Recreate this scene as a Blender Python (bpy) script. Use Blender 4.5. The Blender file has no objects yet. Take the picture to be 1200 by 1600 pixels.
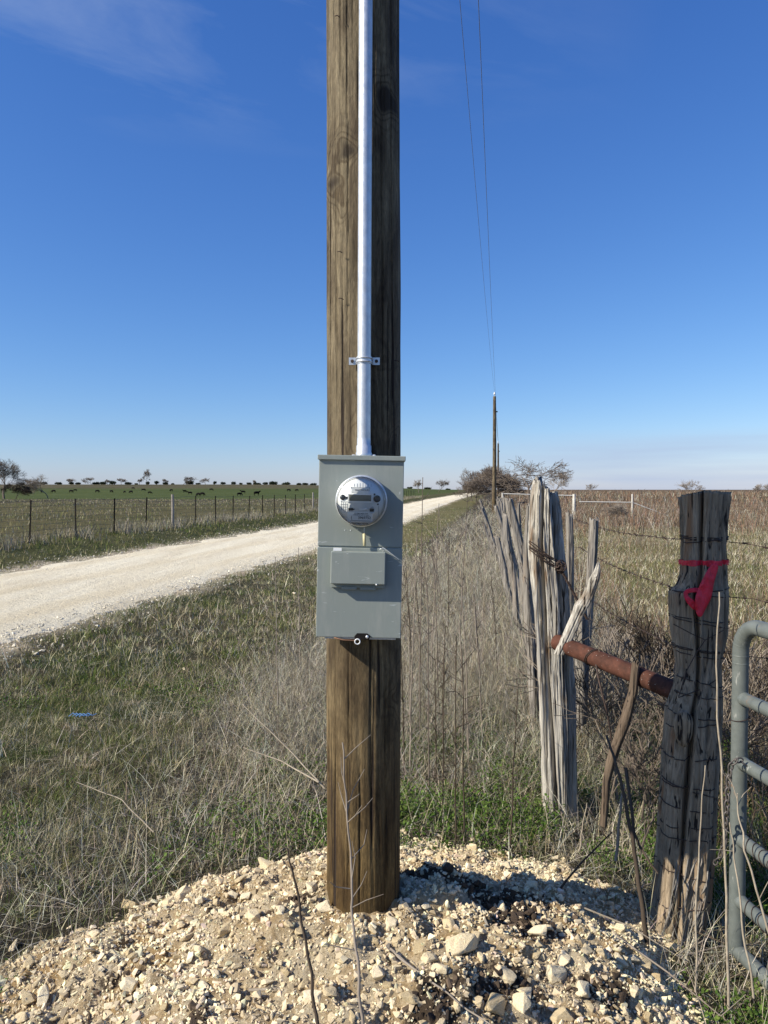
import bpy, bmesh, math, random
import numpy as np
from mathutils import Vector, Matrix, noise

random.seed(7)
rng = np.random.default_rng(11)
R = math.radians
scene = bpy.context.scene
COL = scene.collection

# ------------------------------------------------------------------ camera
F = 1155.0                       # focal length in photo pixels (1200x1600)
PITCH = math.atan(35 / F)
CAMZ = 1.75
cam = bpy.data.cameras.new("camera")
cam.sensor_fit = 'VERTICAL'
cam.sensor_height = 36
cam.lens = F / 1600 * 36
cam.clip_start = 0.05
cam.clip_end = 20000
camo = bpy.data.objects.new("camera", cam)
COL.objects.link(camo)
camo.location = (0, 0, CAMZ)
camo.rotation_euler = (math.pi / 2 - PITCH, 0, 0)
scene.camera = camo

# ------------------------------------------------------------------ light
SUN_A, SUN_E = R(22), R(34.8)
sdir = Vector((-math.cos(SUN_E) * math.cos(SUN_A), -math.cos(SUN_E) * math.sin(SUN_A), math.sin(SUN_E)))
sun = bpy.data.lights.new("sun", 'SUN')
sun.energy = 5.0
sun.angle = R(0.55)
sun.color = (1.0, 0.93, 0.80)
suno = bpy.data.objects.new("sun", sun)
COL.objects.link(suno)
suno.rotation_euler = sdir.to_track_quat('Z', 'Y').to_euler()

world = bpy.data.worlds.new("World")
scene.world = world
world.use_nodes = True
wn = world.node_tree
wn.nodes.clear()
wo = wn.nodes.new('ShaderNodeOutputWorld')
bg = wn.nodes.new('ShaderNodeBackground')
EXPO = 0.42
bg.inputs['Strength'].default_value = 0.10 * 2 ** -EXPO
sky = wn.nodes.new('ShaderNodeTexSky')
sky.sky_type = 'NISHITA'
sky.sun_disc = False
sky.sun_elevation = SUN_E
sky.sun_rotation = R(248)
sky.altitude = 300
sky.air_density = 1.0
sky.dust_density = 0.35
sky.ozone_density = 3.0
# thin high cirrus: a little white mixed into the sky by direction
tc = wn.nodes.new('ShaderNodeTexCoord')
sep = wn.nodes.new('ShaderNodeSeparateXYZ')
wn.links.new(tc.outputs['Generated'], sep.inputs[0])


def wmath(op, a, b=None, c=None, clamp=False):
    n = wn.nodes.new('ShaderNodeMath')
    n.operation = op
    n.use_clamp = clamp
    for i, v in enumerate((a, b, c)):
        if v is None:
            continue
        if isinstance(v, (int, float)):
            n.inputs[i].default_value = v
        else:
            wn.links.new(v, n.inputs[i])
    return n.outputs[0]


zc = wmath('MAXIMUM', sep.outputs[2], 0.04)
px = wmath('DIVIDE', sep.outputs[0], zc)
py = wmath('DIVIDE', sep.outputs[1], zc)
cmb = wn.nodes.new('ShaderNodeCombineXYZ')
wn.links.new(wmath('MULTIPLY_ADD', px, 0.55, wmath('MULTIPLY', py, 0.30)), cmb.inputs[0])
wn.links.new(wmath('MULTIPLY_ADD', py, 1.5, wmath('MULTIPLY', px, -0.75)), cmb.inputs[1])
n1 = wn.nodes.new('ShaderNodeTexNoise')
n1.inputs['Scale'].default_value = 1.6
n1.inputs['Detail'].default_value = 7
n1.inputs['Roughness'].default_value = 0.6
n1.inputs['Distortion'].default_value = 0.6
wn.links.new(cmb.outputs[0], n1.inputs['Vector'])
f1 = wmath('MULTIPLY', wmath('SUBTRACT', n1.outputs[0], 0.46, clamp=True), 2.0, clamp=True)
# only high on the left
mx = wn.nodes.new('ShaderNodeMapRange')
mx.inputs['From Min'].default_value = 0.40
mx.inputs['From Max'].default_value = 0.50
wn.links.new(sep.outputs[2], mx.inputs['Value'])
mleft = wn.nodes.new('ShaderNodeMapRange')
mleft.inputs['From Min'].default_value = 0.30
mleft.inputs['From Max'].default_value = -0.25
wn.links.new(sep.outputs[0], mleft.inputs['Value'])
f1 = wmath('MULTIPLY', wmath('MULTIPLY', f1, mx.outputs[0]), mleft.outputs[0])
# low streaks near the right horizon
cmb2 = wn.nodes.new('ShaderNodeCombineXYZ')
wn.links.new(wmath('MULTIPLY', sep.outputs[0], 2.2), cmb2.inputs[0])
wn.links.new(wmath('MULTIPLY', sep.outputs[1], 2.2), cmb2.inputs[1])
wn.links.new(wmath('MULTIPLY', sep.outputs[2], 42.0), cmb2.inputs[2])
n2 = wn.nodes.new('ShaderNodeTexNoise')
n2.inputs['Scale'].default_value = 1.0
n2.inputs['Detail'].default_value = 5
wn.links.new(cmb2.outputs[0], n2.inputs['Vector'])
lo = wn.nodes.new('ShaderNodeMapRange')
lo.inputs['From Min'].default_value = 0.078
lo.inputs['From Max'].default_value = 0.055
wn.links.new(sep.outputs[2], lo.inputs['Value'])
ri = wn.nodes.new('ShaderNodeMapRange')
ri.inputs['From Min'].default_value = 0.05
ri.inputs['From Max'].default_value = 0.3
wn.links.new(sep.outputs[0], ri.inputs['Value'])
f2 = wmath('MULTIPLY', wmath('SUBTRACT', n2.outputs[0], 0.32, clamp=True), 2.2, clamp=True)
f2 = wmath('MULTIPLY', wmath('MULTIPLY', f2, lo.outputs[0]), wmath('MULTIPLY', ri.outputs[0], 0.9))
mixc = wn.nodes.new('ShaderNodeMix')
mixc.data_type = 'RGBA'
wn.links.new(wmath('ADD', wmath('MULTIPLY', f1, 0.75), f2, clamp=True), mixc.inputs[0])
# film response of the sky, channel by channel
sp_ = wn.nodes.new('ShaderNodeSeparateColor')
wn.links.new(sky.outputs[0], sp_.inputs[0])
cb_ = wn.nodes.new('ShaderNodeCombineColor')
for i_, (a_, g_) in enumerate(((1.10, 1.25), (1.06, 1.0), (1.22, .70))):
    wn.links.new(wmath('MULTIPLY', wmath('POWER', wmath('MULTIPLY', sp_.outputs[i_], .1), g_), a_ * 10), cb_.inputs[i_])
wn.links.new(cb_.outputs[0], mixc.inputs[6])
mixc.inputs[7].default_value = (4.4, 5.4, 7.5, 1)
wn.links.new(mixc.outputs[2], bg.inputs['Color'])
wn.links.new(bg.outputs[0], wo.inputs[0])

scene.view_settings.view_transform = 'Standard'
scene.view_settings.look = 'None'
scene.view_settings.gamma = 1
scene.view_settings.exposure = EXPO
scene.cycles.max_bounces = 6
scene.cycles.transparent_max_bounces = 8

# ------------------------------------------------------------------ placing helpers
ct, st = math.cos(PITCH), math.sin(PITCH)


def P(u, v, Y):
    dx, dy = (u - 600) / F, (800 - v) / F
    d = Vector((dx, ct + dy * st, -st + dy * ct))
    return Vector((0, 0, CAMZ)) + d * (Y / d.y)


def sm(a, b, x):
    t = np.clip((x - a) / (b - a), 0, 1)
    return t * t * (3 - 2 * t)


SP = [-400, -60, -13.5, -12, -10.9, -10.4, -6, -5.4, -4, -2.5, -1, .35, .9, 2, 4, 6, 20, 60]
SZ = [.35, .35, .34, .24, .06, 0, 0, -.03, -.09, -.12, -.14, -.12, -.24, -.24, -.1, 0, .06, .1]
RY = [0, 60, 137, 250, 300, 420, 600, 800, 6000]
RZ = [0, 0, -.4, -1.0, -.7, 1.0, 5.6, 6.5, 6.5]


def vnoise(x, y, s, seed=0):
    # smooth value noise, vectorised
    x = np.asarray(x, float) / s + seed * 17.13
    y = np.asarray(y, float) / s + seed * 9.71
    xi, yi = np.floor(x), np.floor(y)
    fx, fy = x - xi, y - yi
    fx, fy = fx * fx * (3 - 2 * fx), fy * fy * (3 - 2 * fy)

    def h(a, b):
        t = np.sin(a * 127.1 + b * 311.7 + seed) * 43758.5453
        return t - np.floor(t)
    return (h(xi, yi) * (1 - fx) * (1 - fy) + h(xi + 1, yi) * fx * (1 - fy)
            + h(xi, yi + 1) * (1 - fx) * fy + h(xi + 1, yi + 1) * fx * fy) - .5


def G(x, y):
    x = np.asarray(x, float)
    y = np.asarray(y, float)
    s = x - .1515 * y
    z = np.interp(s, SP, SZ)
    z = z - .33 * np.exp(-((y - 42) / 20) ** 2) * np.exp(-((s + 7.8) / 3.6) ** 2)
    wl = sm(.16, -.16, x / np.maximum(y, 1))
    z = z + wl * np.interp(y, RY, RZ) + (1 - wl) * np.interp(y, [0, 60, 110, 200, 6000], [0, 0, .35, .5, .5])
    off = sm(-5.3, -4.6, s) + sm(-11.2, -11.8, s)
    z = z + off * (.07 * vnoise(x, y, 1.3, 1) + .035 * vnoise(x, y, .45, 2)) * sm(60, 25, y)
    return z


def g(x, y):
    return float(G(x, y))


# gravel mound round the pole
PX, PY = -0.08, 2.80
MA = [-180, -150, -90, -45, -4, 37, 48, 71, 118, 154, 180]
MR = [1.38, 1.52, 1.5, 1.5, 1.36, 1.36, 1.26, 1.12, .96, 1.03, 1.38]


def mound_h(x, y):
    dx, dy = x - PX, y - PY
    r = np.hypot(dx, dy)
    a = np.degrees(np.arctan2(dy, dx))
    rr = np.interp(a, MA, MR) * (1 + .16 * vnoise(x, y, .35, 5))
    q = np.clip(r / rr, 0, 2)
    t_ = np.clip(1 - q, 0, 1)
    h = .335 * t_ ** 1.18 + .03 * t_ ** .5 - .3 * np.clip(q - 1, 0, 1)
    return h, q


def MZ(x, y):
    """height of the mound surface (metres) and q (1 at its rim)"""
    h, q = mound_h(np.asarray(x, float), np.asarray(y, float))
    base = G(x, y)
    n = (.060 * vnoise(x, y, .22, 7) + .055 * vnoise(x, y, .09, 8) + .036 * vnoise(x, y, .045, 9) + .018 * vnoise(x, y, .022, 10))
    return base + h + n * sm(1.15, .8, q), q


def surf(x, y):
    z, q = MZ(x, y)
    return float(z) if q < 1.02 else g(x, y)


# ------------------------------------------------------------------ mesh builder
class MB:
    def __init__(s):
        s.v, s.l, s.n, s.c, s.sm, s.off = [], [], [], [], [], 0

    def add(s, verts, faces, col=None, smooth=False):
        verts = np.asarray(verts, float).reshape(-1, 3)
        s.v.append(verts)
        if isinstance(faces, np.ndarray):
            s.l.append((faces + s.off).ravel())
            s.n.append(np.full(len(faces), faces.shape[1]))
            nf = len(faces)
        else:
            for f in faces:
                s.l.append(np.asarray(f) + s.off)
            s.n.append(np.array([len(f) for f in faces]))
            nf = len(faces)
        s.sm.append(np.full(nf, smooth))
        if col is not None:
            col = np.asarray(col, float)
            if col.ndim == 1:
                col = np.tile(col, (len(verts), 1))
            s.c.append(col)
        s.off += len(verts)
        return s

    def box(s, c, size, rot=None):
        c = np.array(c, float)
        h = np.array(size, float) / 2
        vs = np.array([[x, y, z] for x in (-1, 1) for y in (-1, 1) for z in (-1, 1)]) * h
        if rot is not None:
            vs = vs @ np.array(rot.to_3x3()).T
        f = np.array([[0, 1, 3, 2], [4, 6, 7, 5], [0, 4, 5, 1], [2, 3, 7, 6], [0, 2, 6, 4], [1, 5, 7, 3]])
        return s.add(vs + c, f)

    def tube(s, pts, rad, n=8, cap=True, smooth=True, col=None):
        pts = [Vector(p) for p in pts]
        if not hasattr(rad, '__len__'):
            rad = [rad] * len(pts)
        N = len(pts)
        t0 = (pts[1] - pts[0]).normalized()
        up = Vector((0, 0, 1)) if abs(t0.z) < .9 else Vector((0, 1, 0))
        a = t0.cross(up).normalized()
        vs = []
        for i in range(N):
            t = (pts[min(i + 1, N - 1)] - pts[max(i - 1, 0)])
            if t.length < 1e-9:
                t = t0.copy()
            t.normalize()
            a = (a - t * a.dot(t))
            if a.length < 1e-6:
                a = t.orthogonal()
            a.normalize()
            b = t.cross(a)
            for k in range(n):
                an = 2 * math.pi * k / n
                vs.append(pts[i] + (a * math.cos(an) + b * math.sin(an)) * rad[i])
        fs = [(i * n + k, i * n + (k + 1) % n, (i + 1) * n + (k + 1) % n, (i + 1) * n + k)
              for i in range(N - 1) for k in range(n)]
        s.add([tuple(v) for v in vs], np.array(fs), col, smooth)
        if cap:
            s.add([tuple(v) for v in vs[:n]], [tuple(range(n))[::-1]], col)
            s.add([tuple(v) for v in vs[-n:]], [tuple(range(n))], col)
        return s

    def lathe(s, c, axis, prof, n=40, smooth=True):
        """prof: list of (distance along axis, radius)"""
        axis = Vector(axis).normalized()
        a = axis.orthogonal().normalized()
        b = axis.cross(a)
        c = Vector(c)
        vs = [tuple(c + axis * d + (a * math.cos(2 * math.pi * k / n) + b * math.sin(2 * math.pi * k / n)) * max(r, 1e-5))
              for d, r in prof for k in range(n)]
        fs = np.array([(i * n + k, i * n + (k + 1) % n, (i + 1) * n + (k + 1) % n, (i + 1) * n + k)
                       for i in range(len(prof) - 1) for k in range(n)])
        return s.add(vs, fs, None, smooth)

    def prisms(s, p0, p1, r0, r1, n=3, col=None):
        p0, p1 = np.asarray(p0, float), np.asarray(p1, float)
        r0, r1 = np.asarray(r0, float), np.asarray(r1, float)
        m = len(p0)
        t = p1 - p0
        t /= np.maximum(np.linalg.norm(t, axis=1, keepdims=True), 1e-9)
        up = np.tile([0., 0., 1.], (m, 1))
        up[np.abs(t[:, 2]) > .9] = [0, 1, 0]
        a = np.cross(t, up)
        a /= np.linalg.norm(a, axis=1, keepdims=True)
        b = np.cross(t, a)
        an = 2 * np.pi * np.arange(n) / n
        ring = a[:, None] * np.cos(an)[None, :, None] + b[:, None] * np.sin(an)[None, :, None]
        v = np.concatenate([p0[:, None] + ring * r0[:, None, None], p1[:, None] + ring * r1[:, None, None]], 1)
        base = (np.arange(m) * 2 * n)[:, None, None]
        k = np.arange(n)
        f = np.stack([k, (k + 1) % n, n + (k + 1) % n, n + k], 1)[None] + base
        c = None
        if col is not None:
            c = np.repeat(col, 2 * n, axis=0)
        return s.add(v.reshape(-1, 3), f.reshape(-1, 4), c)

    def mesh(s, name, mat, origin=(0, 0, 0)):
        me = bpy.data.meshes.new(name)
        v = np.concatenate(s.v) - np.array(origin, float)
        l = np.concatenate(s.l).astype(np.int32)
        n = np.concatenate(s.n).astype(np.int32)
        me.vertices.add(len(v))
        me.vertices.foreach_set('co', v.ravel().astype(np.float32))
        me.loops.add(len(l))
        me.loops.foreach_set('vertex_index', l)
        me.polygons.add(len(n))
        me.polygons.foreach_set('loop_start', np.concatenate([[0], np.cumsum(n)[:-1]]).astype(np.int32))
        me.polygons.foreach_set('use_smooth', np.concatenate(s.sm))
        me.update(calc_edges=True)
        if s.c and sum(len(c) for c in s.c) == len(v):
            ca = me.color_attributes.new('tint', 'FLOAT_COLOR', 'POINT')
            c = np.concatenate(s.c)
            c = np.concatenate([c[:, :3], np.ones((len(c), 1))], 1)
            ca.data.foreach_set('color', c.ravel().astype(np.float32))
        if mat:
            me.materials.append(mat)
        return me

    def build(s, name, mat, parent=None, at=None, smooth_angle=None):
        o0 = Vector(parent.matrix_world.translation) if parent else Vector(at or (0, 0, 0))
        if parent:
            o0 = parent['_loc'] if '_loc' in parent else parent.location
        me = s.mesh(name, mat, tuple(o0))
        o = bpy.data.objects.new(name, me)
        COL.objects.link(o)
        if parent:
            o.parent = parent
            o['_loc'] = tuple(o0)
        else:
            o.location = o0
            o['_loc'] = tuple(o0)
        return o


def tag(o, label=None, cat=None, group=None, kind=None):
    if label:
        o['label'] = label
    if cat:
        o['category'] = cat
    if group:
        o['group'] = group
    if kind:
        o['kind'] = kind
    return o


def empty(name, loc, label, cat, group=None):
    o = bpy.data.objects.new(name, None)
    o.empty_display_size = .1
    COL.objects.link(o)
    o.location = loc
    o['_loc'] = tuple(loc)
    return tag(o, label, cat, group)


def copy_tree(o, loc=None, rz=0, scale=None, label=None, parent=None):
    c = o.copy()
    COL.objects.link(c)
    if parent:
        c.parent = parent
    if loc is not None:
        c.location = loc
        c.rotation_euler.z = rz
        c['_loc'] = tuple(loc)
    if scale is not None:
        c.scale = scale if hasattr(scale, '__len__') else (scale,) * 3
    if label:
        c['label'] = label
    for ch in list(o.children):
        copy_tree(ch, parent=c)
    return c


# ------------------------------------------------------------------ materials
class NT:
    def __init__(s, name):
        s.m = bpy.data.materials.new(name)
        s.m.use_nodes = True
        s.t = s.m.node_tree
        s.b = s.t.nodes['Principled BSDF']
        s.tc = s.t.nodes.new('ShaderNodeTexCoord')

    def set(s, sock, v):
        i = s.b.inputs[sock]
        if hasattr(v, 'is_linked'):
            s.t.links.new(v, i)
        else:
            i.default_value = v

    def vec(s, scale=(1, 1, 1), src='Object'):
        mp = s.t.nodes.new('ShaderNodeMapping')
        mp.inputs['Scale'].default_value = scale
        s.t.links.new(s.tc.outputs[src], mp.inputs[0])
        return mp.outputs[0]

    def noise(s, scale, vscale=(1, 1, 1), detail=5, rough=.6, dist=0, src='Object'):
        n = s.t.nodes.new('ShaderNodeTexNoise')
        n.inputs['Scale'].default_value = scale
        n.inputs['Detail'].default_value = detail
        n.inputs['Roughness'].default_value = rough
        n.inputs['Distortion'].default_value = dist
        s.t.links.new(s.vec(vscale, src), n.inputs['Vector'])
        return n.outputs[0]

    def ramp(s, fac, stops):
        n = s.t.nodes.new('ShaderNodeValToRGB')
        e = n.color_ramp.elements
        while len(e) < len(stops):
            e.new(.5)
        for i, (p, c) in enumerate(stops):
            e[i].position = p
            if not hasattr(c, '__len__'):
                c = (c, c, c)
            e[i].color = (*c, 1)
        s.t.links.new(fac, n.inputs[0])
        return n.outputs[0]

    def mix(s, fac, a, b, mode='MIX'):
        n = s.t.nodes.new('ShaderNodeMix')
        n.data_type = 'RGBA'
        n.blend_type = mode
        for i, v in ((0, fac), (6, a), (7, b)):
            if hasattr(v, 'is_linked'):
                s.t.links.new(v, n.inputs[i])
            elif hasattr(v, '__len__'):
                n.inputs[i].default_value = (*v, 1)
            else:
                n.inputs[i].default_value = v
        return n.outputs[2]

    def bump(s, h, strength, dist):
        n = s.t.nodes.new('ShaderNodeBump')
        n.inputs['Strength'].default_value = strength
        n.inputs['Distance'].default_value = dist
        s.t.links.new(h, n.inputs['Height'])
        if s.b.inputs['Normal'].is_linked:
            s.t.links.new(s.b.inputs['Normal'].links[0].from_socket, n.inputs['Normal'])
        s.t.links.new(n.outputs[0], s.b.inputs['Normal'])


def simple(name, c, rough=.8, metal=0, c2=None, scale=20, bump=0, bdist=.002, vs=(1, 1, 1), spec=.5):
    n = NT(name)
    if c2 is None:
        c2 = tuple(x * .75 for x in c)
    f = n.noise(scale, vs)
    n.set('Base Color', n.ramp(f, [(.32, c2), (.68, c)]))
    n.set('Roughness', rough)
    n.set('Metallic', metal)
    n.set('Specular IOR Level', spec)
    if bump:
        n.bump(f, bump, bdist)
    return n.m


# treated pole timber
def m_pole():
    n = NT('treated pole wood')
    grain = n.noise(30, (1, 1, .09), 12, .78, 1.0)
    c = n.ramp(grain, [(.28, (.055, .043, .028)), (.44, (.132, .104, .062)), (.58, (.215, .174, .108)), (.75, (.34, .29, .19))])
    c = n.mix(1.0, c, n.ramp(n.noise(150, (1, 1, .22), 8, .75), [(.3, (.55, .55, .55)), (.7, (1.35, 1.33, 1.3))]), 'MULTIPLY')
    # ochre towards the butt, greyer above: the treatment's own colour
    sepz = n.t.nodes.new('ShaderNodeSeparateXYZ')
    n.t.links.new(n.tc.outputs['Object'], sepz.inputs[0])
    mr = n.t.nodes.new('ShaderNodeMapRange')
    mr.inputs['From Min'].default_value = .4
    mr.inputs['From Max'].default_value = 1.9
    n.t.links.new(sepz.outputs[2], mr.inputs['Value'])
    c = n.mix(mr.outputs[0], n.mix(1.0, c, (.86, .68, .36), 'MULTIPLY'), c)
    blot = n.noise(5.5, (1, 1, .3), 5, .6, 1.2)
    c = n.mix(n.ramp(blot, [(.38, 1), (.60, 0)]), c, n.mix(1.0, c, (.42, .38, .36), 'MULTIPLY'))
    # knots
    vo = n.t.nodes.new('ShaderNodeTexVoronoi')
    vo.inputs['Scale'].default_value = 4.6
    dv = n.t.nodes.new('ShaderNodeVectorMath')
    dv.operation = 'ADD'
    nz = n.t.nodes.new('ShaderNodeTexNoise')
    nz.inputs['Scale'].default_value = 4
    n.t.links.new(n.tc.outputs['Object'], nz.inputs['Vector'])
    sc = n.t.nodes.new('ShaderNodeVectorMath')
    sc.operation = 'SCALE'
    sc.inputs['Scale'].default_value = .25
    n.t.links.new(nz.outputs['Color'], sc.inputs[0])
    n.t.links.new(n.vec((1, 1, .5)), dv.inputs[0])
    n.t.links.new(sc.outputs[0], dv.inputs[1])
    n.t.links.new(dv.outputs[0], vo.inputs['Vector'])
    rings = n.t.nodes.new('ShaderNodeMath')
    rings.operation = 'SINE'
    mu = n.t.nodes.new('ShaderNodeMath')
    mu.operation = 'MULTIPLY'
    mu.inputs[1].default_value = 75
    n.t.links.new(vo.outputs['Distance'], mu.inputs[0])
    n.t.links.new(mu.outputs[0], rings.inputs[0])
    near = n.ramp(vo.outputs['Distance'], [(.15, 1), (.52, 0)])
    ringc = n.ramp(rings.outputs[0], [(.1, 0), (.9, 1)])
    c = n.mix(n.mix(1.0, near, ringc, 'MULTIPLY'), c, n.mix(1.0, c, (.5, .45, .4), 'MULTIPLY'))
    c = n.mix(n.ramp(vo.outputs['Distance'], [(.12, 1), (.19, 0)]), c, (.035, .025, .015))
    # drying checks
    ck = n.noise(34, (1, 1, .018), 3, .5, .3)
    ckm = n.ramp(ck, [(.355, 1), (.385, 0)])
    c = n.mix(ckm, c, (.03, .02, .014))
    n.set('Base Color', c)
    n.set('Roughness', .8)
    n.set('Specular IOR Level', .25)
    n.bump(n.ramp(ck, [(.34, 0), (.40, 1)]), 1.0, .012)
    n.bump(grain, .45, .006)
    n.bump(n.noise(55, (1, 1, .22), 9, .75), .8, .006)
    n.bump(n.noise(12, (1, 1, .3), 6, .7, 1.0), .6, .01)
    return n.m


def m_cedar(name, light, dark, inner):
    n = NT(name)
    gr = n.noise(48, (1, 1, .05), 8, .7, .8)
    c = n.ramp(gr, [(.3, dark), (.5, tuple((a + b) / 2 for a, b in zip(light, dark))), (.68, light)])
    c = n.mix(n.ramp(n.noise(9, (1, 1, .2), 4, .6, 1), [(.55, 0), (.7, 1)]), c, inner)
    ck = n.noise(60, (1, 1, .03), 2, .5, .4)
    c = n.mix(n.ramp(ck, [(.34, 1), (.39, 0)]), c, (.03, .024, .02))
    n.set('Base Color', c)
    n.set('Roughness', .9)
    n.set('Specular IOR Level', .15)
    n.bump(n.ramp(ck, [(.32, 0), (.4, 1)]), .8, .006)
    n.bump(gr, .8, .007)
    return n.m


def m_tint(name, trans=.25, rough=.8):
    m = bpy.data.materials.new(name)
    m.use_nodes = True
    t = m.node_tree
    t.nodes.clear()
    o = t.nodes.new('ShaderNodeOutputMaterial')
    a = t.nodes.new('ShaderNodeAttribute')
    a.attribute_name = 'tint'
    d = t.nodes.new('ShaderNodeBsdfDiffuse')
    tr = t.nodes.new('ShaderNodeBsdfTranslucent')
    mx = t.nodes.new('ShaderNodeMixShader')
    mx.inputs[0].default_value = trans
    t.links.new(a.outputs['Color'], d.inputs['Color'])
    t.links.new(a.outputs['Color'], tr.inputs['Color'])
    t.links.new(d.outputs[0], mx.inputs[1])
    t.links.new(tr.outputs[0], mx.inputs[2])
    t.links.new(mx.outputs[0], o.inputs[0])
    return m


def m_ground():
    n = NT('rough pasture soil')
    a = n.t.nodes.new('ShaderNodeAttribute')
    a.attribute_name = 'tint'
    f = n.noise(6, (1, 1, 1), 10, .75)
    c = n.mix(1.0, a.outputs['Color'], n.ramp(f, [(.3, (.45, .45, .45)), (.7, (1.5, 1.45, 1.4))]), 'MULTIPLY')
    f2 = n.noise(.5, (1, 1, 1), 8, .7)
    c = n.mix(1.0, c, n.ramp(f2, [(.3, (.7, .8, .7)), (.7, (1.3, 1.2, 1.2))]), 'MULTIPLY')
    # long faint bands across the far fields
    f3 = n.noise(.05, (.35, 1.6, 1), 6, .65)
    c = n.mix(1.0, c, n.ramp(f3, [(.35, (.78, .82, .78)), (.65, (1.2, 1.15, 1.15))]), 'MULTIPLY')
    n.set('Base Color', c)
    n.set('Roughness', 1)
    n.set('Specular IOR Level', .05)
    n.bump(n.noise(14, (1, 1, 1), 8, .8), .8, .03)
    return n.m


def m_road():
    n = NT('crushed limestone road')
    f = n.noise(26, (1, 1, 1), 10, .8)
    c = n.ramp(f, [(.3, (.52, .46, .35)), (.5, (.80, .735, .585)), (.7, (.93, .88, .74))])
    # wheel tracks and patches: s runs across the road
    geo = n.noise(.55, (3, .35, 1), 6, .65, .4)
    c = n.mix(1.0, c, n.ramp(geo, [(.35, (.90, .85, .75)), (.6, (1.05, 1.03, .96))]), 'MULTIPLY')
    sx = n.t.nodes.new('ShaderNodeSeparateXYZ')
    n.t.links.new(n.tc.outputs['Object'], sx.inputs[0])

    def mm(op, a, b_):
        q_ = n.t.nodes.new('ShaderNodeMath')
        q_.operation = op
        for i_, v_ in enumerate((a, b_)):
            if hasattr(v_, 'is_linked'):
                n.t.links.new(v_, q_.inputs[i_])
            else:
                q_.inputs[i_].default_value = v_
        return q_.outputs[0]
    across = mm('SUBTRACT', sx.outputs[0], mm('MULTIPLY', sx.outputs[1], .1515))
    wob = n.noise(.35, (1, .4, 1), 3, .5)
    rut = mm('SINE', mm('MULTIPLY', mm('ADD', across, mm('MULTIPLY', wob, .9)), 3.9), 0)
    c = n.mix(n.ramp(rut, [(.25, 0), (.9, .3)]), c, n.mix(1.0, c, (.84, .76, .62), 'MULTIPLY'))
    n.set('Base Color', c)
    n.set('Roughness', .95)
    n.set('Specular IOR Level', .1)
    n.bump(n.noise(40, (1, 1, 1), 8, .8), 1, .03)
    n.bump(n.noise(5, (1, 1, 1), 4, .6), .6, .06)
    return n.m


def m_mound():
    n = NT('limestone spoil')
    f = n.noise(70, (1, 1, 1), 10, .8)
    c = n.ramp(f, [(.28, (.24, .175, .10)), (.5, (.58, .475, .31)), (.72, (.82, .72, .53))])
    f2 = n.noise(5, (1, 1, 1), 5, .6, .6)
    c = n.mix(n.ramp(f2, [(.40, 0), (.58, 1)]), n.mix(1.0, c, (.74, .62, .47), 'MULTIPLY'), c)
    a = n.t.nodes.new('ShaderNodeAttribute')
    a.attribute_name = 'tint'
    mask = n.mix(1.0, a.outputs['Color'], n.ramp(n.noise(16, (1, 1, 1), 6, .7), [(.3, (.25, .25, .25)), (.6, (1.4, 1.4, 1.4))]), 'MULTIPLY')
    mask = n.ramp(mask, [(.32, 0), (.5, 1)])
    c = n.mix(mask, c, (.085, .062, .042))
    n.set('Base Color', c)
    n.set('Roughness', 1)
    n.set('Specular IOR Level', .05)
    n.bump(n.noise(60, (1, 1, 1), 8, .8), 1, .02)
    return n.m


def m_rock(name, c1, c2, c3):
    n = NT(name)
    oi = n.t.nodes.new('ShaderNodeObjectInfo')
    f = n.noise(22, (1, 1, 1), 7, .7)
    c = n.ramp(f, [(.3, c3), (.48, c2), (.66, c1)])
    c = n.mix(1.0, c, n.ramp(oi.outputs['Random'], [(0, (.72, .66, .55)), (.4, (1, .95, .86)), (1, (1.12, 1.12, 1.12))]), 'MULTIPLY')
    n.set('Base Color', c)
    n.set('Roughness', .92)
    n.set('Specular IOR Level', .1)
    n.bump(n.noise(45, (1, 1, 1), 7, .75), .7, .008)
    return n.m


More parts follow.
